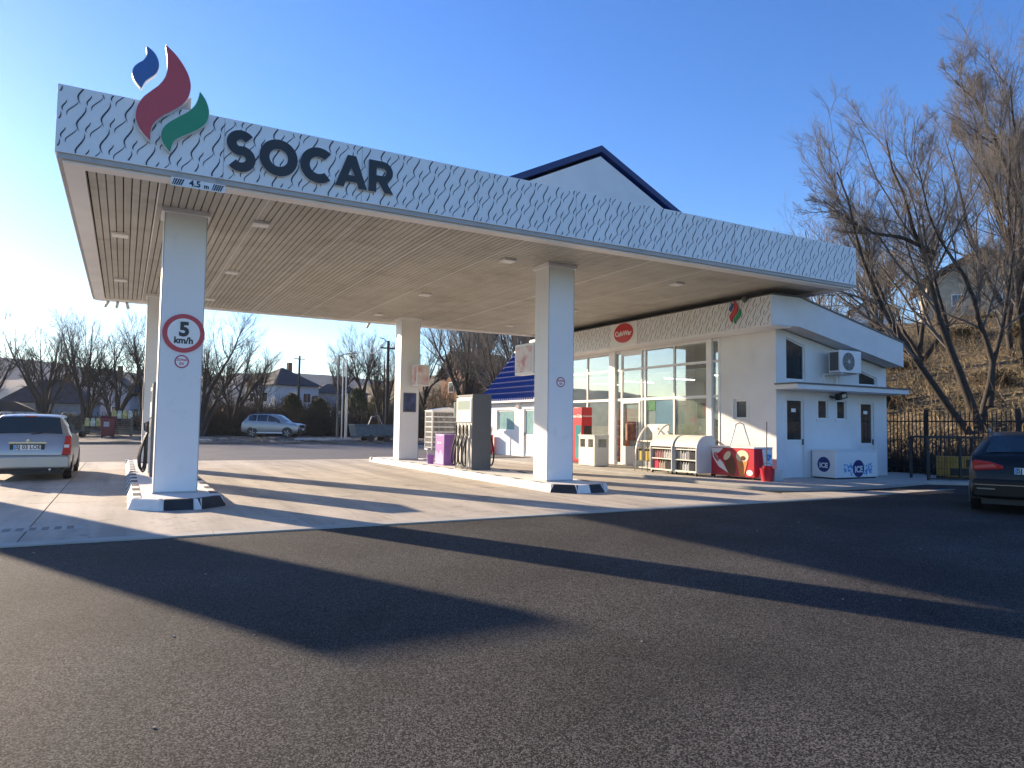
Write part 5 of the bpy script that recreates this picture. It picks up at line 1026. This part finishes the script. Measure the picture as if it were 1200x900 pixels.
# brambles and brush: one mass each
def thicket(name, n, region, h, m, rmin, rng, label, per=5):
    B = region(n, rng); d = rng.normal(0, .45, (n, 3)); d[:, 2] = 1; d /= np.linalg.norm(d, axis=1, keepdims=True); Ln = h*rng.uniform(.35, 1.1, n); pts = [B]
    for k in range(4): d = d+rng.normal(0, .22, (n, 3)); d[:, 2] -= .06; d /= np.linalg.norm(d, axis=1, keepdims=True); pts.append(pts[-1]+d*(Ln/4)[:, None])
    P = np.stack(pts, 1); R = np.full((n, 5), rmin)*np.linspace(1.5, .5, 5)[None]*rng.uniform(.7, 1.6, (n, 1)); P2, R2 = grow_children(P, R, per, .7, .42, .7, 4, rng, .1, .2, rmin*.6, .2)
    o = link(name, npmesh(name, [tubes(P, R, 3), tubes(P2, R2, 3)], m), None); o['kind'] = 'stuff'; tag(o, label, 'brush'); return o
def reg_bank(n, r): x = r.uniform(3.5, 27, n); y = r.uniform(54, 62, n); y = y-(x > 18)*r.uniform(0, 9, n)*(x-18)/8; return np.stack([x, y, [max(hillz(a, b), .1)-.1 for a, b in zip(x, y)]], 1)
thicket('bramble_thicket', 4600, reg_bank, 3.0, mat('bramble', (.040,.031,.024), .95, var=.4, scale=.8), .020, np.random.default_rng(1), 'dark tangled bramble thicket on the bank behind the parked suv')
def reg_left(n, r): x = r.uniform(-16, 4, n); y = r.uniform(63, 67, n); return np.stack([x, y, 0*x], 1)
thicket('hedge', 1500, reg_left, 2.2, mat('hedge', (.035,.033,.026), .95, var=.4, scale=.8), .022, np.random.default_rng(2), 'low dark hedge along the fences of the far houses')
def reg_hill(n, r): x = 23.9+r.uniform(0, 1, n)**1.3*34; y = r.uniform(-14, 40, n); return np.stack([x, y, [hillz(a, b)-.08 for a, b in zip(x, y)]], 1)
thicket('dry_brush', 3600, reg_hill, 1.9, mat('dry_brush', (.15,.11,.065), .9, var=.5, scale=.35), .011, np.random.default_rng(3), 'dry brown brush and weeds over the hillside')
def reg_grass(n, r): x = 23.9+r.uniform(0, 1, n)**1.2*26; y = r.uniform(-14, 42, n); return np.stack([x, y, [hillz(a, b)-.05 for a, b in zip(x, y)]], 1)
thicket('dry_grass', 11000, reg_grass, .60, mat('dry_grass', (.30,.235,.12), .9, var=.45, scale=.5), .013, np.random.default_rng(4), 'pale dry grass on the slope behind the railings', 2)
def reg_foot(n, r): y = r.uniform(-9, 7, n); x = 23.5+r.uniform(0, 2.2, n); return np.stack([x, y, [hillz(a, b)-.05 for a, b in zip(x, y)]], 1)
thicket('fence_brambles', 1500, reg_foot, 1.6, mat('fence_bramble', (.06,.046,.03), .95, var=.4, scale=1.5), .008, np.random.default_rng(6), 'brambles growing up behind the iron railing')
def reg_slope(n, r): x = r.uniform(25.5, 46, n); y = r.uniform(28, 70, n); return np.stack([x, y, [hillz(a, b)-.08 for a, b in zip(x, y)]], 1)
thicket('slope_scrub', 2600, reg_slope, 2.4, mat('slope_scrub', (.11,.075,.045), .95, var=.4, scale=.7), .014, np.random.default_rng(9), 'brown scrub on the slope below the brown house')
# loose stones and slabs on the verge
rs = random.Random(8); mb = MB()
for i in range(900):
    x = rs.uniform(4, 22); y = rs.uniform(36, 47); r_ = rs.uniform(.04, .16); a = rs.uniform(0, 3); mb.add([(x+r_*math.cos(a+q), y+r_*math.sin(a+q), .08+z) for z, k in ((0,1),(r_*.8,.6)) for q in (0,1.5,3.1,4.6)], [(0,1,5,4),(1,2,6,5),(2,3,7,6),(3,0,4,7),(4,5,6,7)])
o = part('rubble', mb, mat('rubble', (.22,.19,.16), .95, var=.4, scale=2), None); o['kind'] = 'stuff'; tag(o, 'loose stones scattered along the verge beyond the road', 'rubble')
for k, (x, y, a, b, rz) in enumerate(((5.2,37.0,1.6,.7,.2),(12.9,39.2,2.4,.8,-.1),(15.0,39.6,2.0,.6,.15))):
    t = single('concrete_slab', MB().box(-a/2,a/2,-b/2,b/2,0,.14), MT['pave'], ['pale broken concrete slab on the verge behind the front column','long pale concrete slab lying on the verge in front of the suv','pale concrete slab on the verge beyond the suv bonnet'][k], 'slab', (0,0,0), bevel=.02); t.location = (x, y, .12); t.rotation_euler = (.04, .03, rz)
# ------------------------------------------------------------------ houses
ROOFD = mat('dark_roof', (.045,.043,.045), .8, var=.25, scale=2); ROOFB = mat('brown_roof', (.10,.055,.035), .85, var=.3, scale=2); HW = mat('house_white', (.62,.62,.61), .9, var=.08); HG = mat('house_grey', (.42,.42,.43), .9, var=.1); HB = mat('house_brown', (.22,.10,.05), .85, var=.3, scale=3); HT_ = mat('house_stone', (.42,.36,.27), .9, var=.2, scale=2)
def house(label, loc, rz, w, d, hw_, hr, wm, rm, hip=False, wins=((-.25,.5),(.25,.5)), over=.4, door=True, chim=True):
    t = thing('house', label, 'house', loc, None, rz); part('wall', MB().box(-w/2,w/2,-d/2,d/2,-.4,hw_), wm, t, local=True); a, b = w/2+over, d/2+over; mb = MB()
    if hip:
        r_ = max(.2, a-b); mb.add([(-a,-b,hw_+.02),(a,-b,hw_+.02),(a,b,hw_+.02),(-a,b,hw_+.02),(-r_,0,hw_+hr),(r_,0,hw_+hr)], [(0,1,5,4),(1,2,5),(2,3,4,5),(3,0,4),(3,2,1,0)])
    else:                                            # ridge along y: gable faces -y
        part('gable', MB().prism([(-w/2,hw_+.001),(w/2,hw_+.001),(0,hw_+hr*w/2/a)], 'y', -d/2, d/2), wm, t, local=True)
        mb.prism([(-a,hw_-.08),(0,hw_+hr),(a,hw_-.08),(a,hw_+.12),(0,hw_+hr+.22),(-a,hw_+.12)], 'y', -b, b)
    rf = part('roof', mb, rm, t, local=True)
    if chim: part('chimney', MB().box(w*.12,w*.12+.5,-.25,.25,hw_+hr*.4,hw_+hr+.7), HB, rf, local=True)
    for u, v in wins:
        x = u*w; z = v*hw_; f = part('window', MB().box(x-.55,x+.55,-d/2-.05,-d/2-.001,z-.6,z+.6), MT['frame'], t, local=True); part('pane', MB().box(x-.47,x-.02,-d/2-.06,-d/2-.051,z-.52,z+.52).box(x+.02,x+.47,-d/2-.06,-d/2-.051,z-.52,z+.52), MT['dglass'], f, local=True)
    for v in (-.2,.25): f = part('window', MB().box(-w/2-.05,-w/2-.001,v*d-.5,v*d+.5,hw_*.55-.6,hw_*.55+.6), MT['frame'], t, local=True); part('pane', MB().box(-w/2-.06,-w/2-.051,v*d-.42,v*d+.42,hw_*.55-.52,hw_*.55+.52), MT['dglass'], f, local=True)
    if door: part('door', MB().box(w*.42-.45,w*.42+.45,-d/2-.04,-d/2-.001,0,2.0), ROOFB, t, local=True)
    return t
house('small grey house with a low brown hip roof beyond the estate car', (-5.2,72,0), -.1, 7.6, 5, 2.9, 2.4, HG, mat('hip_roof', (.075,.06,.055), .85, var=.25, scale=2), True)
house('grey two-storey house with a gable behind bare trees', (-.4,83,0), -.15, 5.2, 8, 4.6, 2.4, HG, ROOFD, False)
house('long dark-roofed wing beside the grey gabled house', (4.2,84,0), -.1, 6.6, 5, 4.2, 2.4, HG, ROOFD, True, ((-.3,.5),(.2,.5)))
house('white house with a dark grey roof on the bank behind the suv', (17.8,77,2.6), .35, 5.8, 7, 3.1, 2.3, HW, mat('slate_roof', (.03,.034,.042), .8, var=.2), True, ((.22,.55),))
house('low outbuilding with dark roof beside the white house', (24.5,78,2.6), .1, 7, 5, 2.4, 1.3, HG, ROOFD, True, ((0,.5),))
house('brown wooden house with a steep gable among trees above the annex', (37.6,63.5,4.6), -1.4, 4.4, 7, 2.4, 2.7, HB, ROOFB, False, ((0,.45),))
house('weathered stone-coloured house with overhanging roof on the hilltop behind the big trees', (78,28.5,12.6), -.95, 9.5, 9, 3.6, 3.0, HT_, ROOFB, False, ((-.22,.5),(.22,.5)), 1.0)
house('small white outbuilding on the hillside beside the hilltop house', (66,32,10.5), -.9, 4, 4, 2.4, 1.2, HW, ROOFB, False, ((0,.5),), .3, False, False)
sh = thing('shed', 'low shed with pale fascia beside the hip-roofed house', 'shed', (-8.6,66,0)); part('wall', MB().box(-11.2,-6.0,64.5,67.5,0,2.0), HG, sh); part('roof', MB().prism([(-11.5,2.0),(-5.7,2.0),(-7.6,2.9),(-9.6,2.9)], 'y', 64.2, 67.8), ROOFD, sh); part('fascia', MB().box(-11.4,-5.8,64.10,64.19,1.6,1.99), HW, sh)
pf = thing('paling_fence', 'grey paling fence in front of the far houses', 'fence', (-3,63,0)); pm_ = MB().box(-.07,.07,-.015,.015,0,1.7).mesh('paling', mat('paling', (.12,.11,.10), .9, var=.3, rand=.3))
for i in range(90): link('paling', pm_, pf, (-10.5+i*.18, 0, .05))
for z in (.5,1.3): part('rail', MB().box(-13.6,2.7,62.94,62.984,z,z+.08), MT['dgrey'], pf)
# ------------------------------------------------------------------ roadside things
wb = thing('wheelie_bin', 'dark red wheelie bin at the far roadside', 'bin', (.1,44.5,.12)); mb = MB(); b0, b1 = .27, .34
mb.add([(-b0,-b0,.12),(b0,-b0,.12),(b0,b0,.12),(-b0,b0,.12),(-b1,-b1,1.05),(b1,-b1,1.05),(b1,b1,1.05),(-b1,b1,1.05)], [(3,2,1,0),(4,5,6,7),(0,1,5,4),(1,2,6,5),(2,3,7,6),(3,0,4,7)])
BR_ = mat('bin_red', (.13,.012,.025), .5); part('tub', mb, BR_, wb, local=True, bevel=.03); part('lid', MB().box(-.37,.37,-.38,.36,1.052,1.13), BR_, wb, local=True, bevel=.03)
for s_ in (-.24,.24): part('wheel', MB().lathe((0,.28,.11), [(.11,s_-.03),(.11,s_+.03)], 14, 'x'), MT['black'], wb, local=True)
part('label_sticker', MB().box(-.18,.05,-.345,-.31,.6,.85), HG, wb, local=True); wb.scale = (1.45,1.45,1.35)
YB_ = [mat('crate_yellow', (.55,.45,.15), .6, var=.5, scale=5), mat('crate_cream', (.62,.58,.44), .6, var=.4, scale=5)]
for k, (x, y, z, n) in enumerate(((-.9,49.5,.12,3),(.9,50,.12,4))):
    pt_ = thing('pallet_stack', ['tall stack of plank pallets behind the red wheelie bin','low stack of plank pallets left of the red wheelie bin'][1-k], 'pallets', (x, y, z)); hh = .9 if k == 0 else 1.5
    for i in range(int(hh/.15)): part('plank_layer', MB().box(-.75,.75,-.5,.5,i*.15,i*.15+.03).box(-.75,-.60,-.5,.5,i*.15+.031,i*.15+.149).box(.60,.75,-.5,.5,i*.15+.031,i*.15+.149), mat('pallet_wood', (.19,.15,.10), .9, var=.3), pt_, local=True)
    for i in range(n):
        single('bagged_block', MB().prism([(-.15,0),(.15,0),(.17,.3),(.12,.60),(-.10,.62),(-.16,.34)], 'y', -.28, .28), YB_[i % 2], ('yellow' if i % 2 == 0 else 'cream')+' bagged block standing upright on the '+('low' if k == 0 else 'tall')+' pallet stack', 'bag', (0,0,0), ('yellow' if i % 2 == 0 else 'cream')+' blocks on the '+('low' if k == 0 else 'tall')+' pallets', bevel=.04).location = (x-.52+i*.36+(.08 if n == 3 else 0), y-.1, z+hh-.12+.001)
sk = thing('skip_trailer', 'blue-grey low skip trailer standing on the verge behind a column', 'trailer', (17.0,37.2,.12)); TBL = mat('skip_blue', (.07,.12,.15), .6, var=.2, scale=3, dirt=((.10,.07,.05), 2, .55, .6))
part('tub', MB().prism([(-1.7,.35),(1.7,.35),(1.85,1.15),(-1.85,1.15)], 'y', -.8, .8), TBL, sk, local=True, bevel=.03); part('rim', MB().box(-1.9,1.9,-.86,.86,1.151,1.22), TBL, sk, local=True)
for x in (-.7,.5): part('wheel', MB().lathe((x,0,.24), [(.24,-.85),(.24,-.66)], 16, 'y'), MT['black'], sk, local=True); part('wheel', MB().lathe((x,0,.24), [(.24,.66),(.24,.85)], 16, 'y'), MT['black'], sk, local=True)
part('hoop', MB().tube([(-.9,-.82,1.2),(-.7,-.82,1.75),(-.2,-.82,1.85),(.1,-.82,1.22)], .025, 6), MT['steel'], sk, local=True); part('rib', MB().box(-.05,.05,-.86,-.80,.40,1.14), TBL, sk, local=True)
mc = thing('mesh_cage', 'tall galvanised mesh cage beyond the pump island', 'cage', (17.0,25.0,0)); w, d, h = 1.95, 1.0, 2.15
for x in (-w/2, w/2):
    for yy in (-d/2, d/2): part('post', MB().box(x-.03,x+.03,yy-.03,yy+.03,0,h), MT['steel'], mc, local=True)
for yy in (-d/2, d/2):
    for i in range(8): part('mesh_rail', MB().box(-w/2+.031,w/2-.031,yy-.012,yy+.012,.10+i*.285,.10+i*.285+.05), MT['steel'], mc, local=True)
mb = MB()
for i in range(26):
    x = -w/2+.06+i*(w-.12)/25
    mb.box(x-.006,x+.006,-d/2-.019,-d/2-.0125,.1,h-.02)
part('mesh_wires', mb, MT['steel'], mc, local=True, kind='stuff'); mb = MB()
for i in range(12): yy = -d/2+.06+i*(d-.12)/11; mb.box(-w/2-.006,-w/2+.006,yy-.006,yy+.006,.1,h-.02)
for i in range(8): mb.box(-w/2-.014,-w/2-.0065,-d/2+.03,d/2-.03,.10+i*.285,.15+i*.285)
part('mesh_wires', mb, MT['steel'], mc, local=True, kind='stuff'); part('roof_sheet', MB().prism([(-w/2-.05,h),(w/2+.05,h+.0),(w/2+.05,h+.05),(0,h+.22),(-w/2-.05,h+.05)], 'y', -d/2-.05, d/2+.05), MT['steel'], mc, local=True)
sg_ = thing('notice_post', 'small green and white notice board on a post behind the fuel pump', 'sign', (15.9,20.6,0)); part('post', MB().tube([(15.9,20.6,0),(15.9,20.6,2.2)], .03, 8), MT['steel'], sg_); part('board', MB().box(15.55,16.25,20.54,20.568,1.75,2.55), mat('board_green', (.45,.55,.45), .5, var=.2, scale=5), sg_); part('mark', MB().prism([(15.85,1.95),(15.95,1.95),(15.98,2.2),(16.06,2.35),(15.74,2.35),(15.82,2.2)], 'y', 20.532, 20.539), MT['wtext'], sg_)
lp = thing('street_lamp', 'grey street lamp with a short arm behind the paired steel posts', 'lamp', (16.2,45.0,.1)); part('pole', MB().tube([(16.2,45,.1),(16.2,45,6.9)], [.10,.07], 10), MT['dgrey'], lp, smooth=True); part('arm', MB().tube([(16.2,45,6.8),(16.6,44.9,7.0),(17.2,44.7,7.1)], .035, 8), MT['dgrey'], lp, smooth=True); part('lamp_head', MB().cbox((17.35,44.65,7.12), (.6,.22,.12)), MT['trim'], lp, bevel=.03)
for k, (x, hh) in enumerate(((15.75,6.1),(16.1,6.1),(16.3,3.6))): t = thing('steel_post', 'tall galvanised steel post of a pair on the verge' if k < 2 else 'short galvanised steel post beside the tall pair', 'post', (x,42.0+k*.3,.1), 'pair of tall steel posts' if k < 2 else None); part('shaft', MB().tube([(0,0,-.05),(0,0,hh)], .055, 10), MT['steel'], t, local=True, smooth=True); part('cap', MB().lathe((0,0,hh), [(.06,0),(.05,.04)], 10), MT['dgrey'], t, local=True)
up_ = thing('utility_pole', 'dark wooden utility pole with insulators beside a canopy column', 'pole', (17.9,37.8,.1)); part('pole', MB().tube([(17.9,37.8,.05),(17.9,37.8,7.5)], [.14,.10], 10), MT['bark'], up_, smooth=True); part('crossarm', MB().box(17.3,18.5,37.75,37.85,6.9,7.0), MT['bark'], up_)
for x in (17.4,17.9,18.4): part('insulator', MB().lathe((x,37.8,0), [(.03,7.0),(.06,7.05),(.06,7.15),(.03,7.2)], 10), MT['trim'], up_)
part('lamp_arm', MB().tube([(17.9,37.8,7.3),(17.5,37.6,7.6),(17.1,37.5,7.65)], .03, 6), MT['dgrey'], up_)
p2 = thing('utility_pole', 'short dark pole between the white house and the street lamp', 'pole', (17.5,66,2.4)); part('pole', MB().tube([(17.5,66,2.2),(17.5,66,8.6)], [.14,.11], 8), MT['bark'], p2); part('crossarm', MB().box(16.9,18.1,65.95,66.05,8.2,8.3), MT['bark'], p2)
for k, x in enumerate((17.4,18.4)):
    pts = [(x+(17.0-x+k)*t, 37.8+(66-37.8)*t, 7.2+(8.4-7.2)*t-1.2*math.sin(math.pi*t)*.6) for t in [i/16 for i in range(17)]]; single('overhead_wire', MB().tube(pts, .014, 4), MT['black'], 'thin overhead wire running from the wooden utility pole to the far pole', 'wire', (x,37.8,7.2), 'overhead wires')
# evergreen shrubs beyond the verge
def conifer(loc, h, w, n, m, lab, seed):
    t = thing('evergreen_shrub', lab, 'shrub', loc); r_ = np.random.default_rng(seed); part('trunk', MB().tube([(0,0,-.2),(0,0,h*.7)], [.12,.03], 7), MT['bark'], t, local=True)
    z = r_.uniform(.05, 1, n); rad = w*(1-z**1.6)**.5*r_.uniform(.25, 1, n)**.5; a = r_.uniform(0, 2*np.pi, n); B = np.stack([rad*np.cos(a), rad*np.sin(a), z*h], 1); B += r_.normal(0, .06, B.shape)
    D = np.stack([np.cos(a)*.6, np.sin(a)*.6, np.full(n, .9)], 1)+r_.normal(0, .35, (n, 3)); D /= np.linalg.norm(D, axis=1, keepdims=True); u, v = orth(D); L_ = r_.uniform(.12, .34, n)[:, None]; w_ = L_*.28
    V = np.stack([B-u*w_, B+u*w_, B+D*L_+u*w_*.2, B+D*L_-u*w_*.2], 1).reshape(-1, 3); link('crown', npmesh('crown', [(V, np.arange(4*n).reshape(n, 4))], m, False), t)
EV = mat('evergreen', (.075,.095,.035), .8, var=.35, scale=2.5); EV2 = mat('evergreen_dark', (.03,.045,.02), .85, var=.35, scale=2.5)
for i, (x, y, h, w, m, lab) in enumerate(((21.5,57.5,4.2,1.6,EV,'olive green evergreen shrub on the bank left of the utility pole'),(24.0,58,4.0,1.6,EV,'olive green evergreen shrub next to the utility pole'),(17.6,57,3.2,1.4,EV2,'dark ivy-like evergreen shrub beside the steel posts'),(15.2,58,3.4,1.5,EV2,'dark evergreen shrub under the white house'),(26.4,56,4.2,1.7,EV2,'dark evergreen shrub behind the canopy column with the poster'))): conifer((x, y, max(.1, hillz(x, y))), h, w, 3500, m, lab, 30+i)
for i in range(7): x = 18.6+i*.9; single('fence_post', MB().box(-.06,.06,-.06,.06,-.2,1.5), MT['pave'], 'pale wooden fence post in the row below the olive evergreens', 'post', (0,0,0), 'fence posts below the evergreens').location = (x, 56.6, hillz(x, 56.6)+.9)
BSH = mat('bush_leaf', (.10,.08,.035), .9, var=.4, scale=2)
for i, (x, y) in enumerate(((27.2,6.5),(29.5,-2.2),(31.0,8.0),(33.5,4.4),(35.0,-4.0),(36.5,10.5),(39.0,1.5),(42.0,7.0),(45.0,12.0),(48.0,4.0),(52.0,14.0),(57.0,9.0))):
    t = thing('hillside_bush', 'low rounded olive-brown bush on the slope behind the railings', 'bush', (x, y, hillz(x, y)), 'bushes scattered on the slope behind the railings', i*1.3)
    if i == 0:
        r_ = np.random.default_rng(77); n = 2600; a = r_.uniform(0, 2*np.pi, n); e = np.arccos(r_.uniform(0, 1, n)); q = r_.uniform(.45, 1, n)[:, None]; B = np.stack([np.sin(e)*np.cos(a), np.sin(e)*np.sin(a), np.cos(e)*.75], 1)*q*(1+.25*np.sin(3*a)[:, None])
        D = B/(np.linalg.norm(B, axis=1, keepdims=True)+1e-6)+r_.normal(0, .5, (n, 3)); D /= np.linalg.norm(D, axis=1, keepdims=True); u, v = orth(D); L_ = r_.uniform(.05, .13, n)[:, None]; w_ = L_*.35
        BM = npmesh('bush_crown', [(np.stack([B-u*w_, B+u*w_, B+D*L_+u*w_*.2, B+D*L_-u*w_*.2], 1).reshape(-1, 3), np.arange(4*n).reshape(n, 4))], BSH, False); ST = MB().tube([(0,0,-.2),(.05,.02,.5)], [.05,.02], 6).tube([(0,0,-.1),(-.25,.1,.5)], [.03,.012], 6).mesh('bush_stem', MT['bark'])
    link('crown', BM, t); link('stem', ST, t); k_ = .8+.5*((i*7) % 5)/5; t.scale = (k_*1.2, k_, k_*.8)
# price totem outside the picture, which throws the long shadow across the asphalt
tt = thing('price_totem', 'tall white price totem with dark panels near the road', 'totem', (-5.6,11.1,0)); part('slab', MB().box(-6.32,-4.57,10.9,11.3,.25,6.05), MT['white'], tt, bevel=.03); part('plinth', MB().box(-6.5,-4.4,10.75,11.45,0,.25), MT['pave'], tt)
for i in range(4): part('price_panel', MB().box(-6.17,-4.72,10.885,10.899,1.2+i*.75,1.8+i*.75), MT['dgrey'], tt)
part('header_panel', MB().box(-6.17,-4.72,10.885,10.899,4.5,5.8), MT['icered'], tt)

# thin winter haze over the whole valley
hz = part('haze', MB().box(-1750, 1750, -650, 1100, -2, 75), MT['white'], None); hz['kind'] = 'stuff'; hz.data.materials.clear()
hm_ = bpy.data.materials.new('haze_air'); hm_.use_nodes = True; nt = hm_.node_tree; nt.nodes.remove(nt.nodes['Principled BSDF']); pv = nt.nodes.new('ShaderNodeVolumePrincipled')
pv.inputs['Color'].default_value = (.86,.92,1,1); pv.inputs['Density'].default_value = .0002; pv.inputs['Anisotropy'].default_value = .3; nt.links.new(pv.outputs[0], nt.nodes['Material Output'].inputs['Volume']); hz.data.materials.append(hm_)
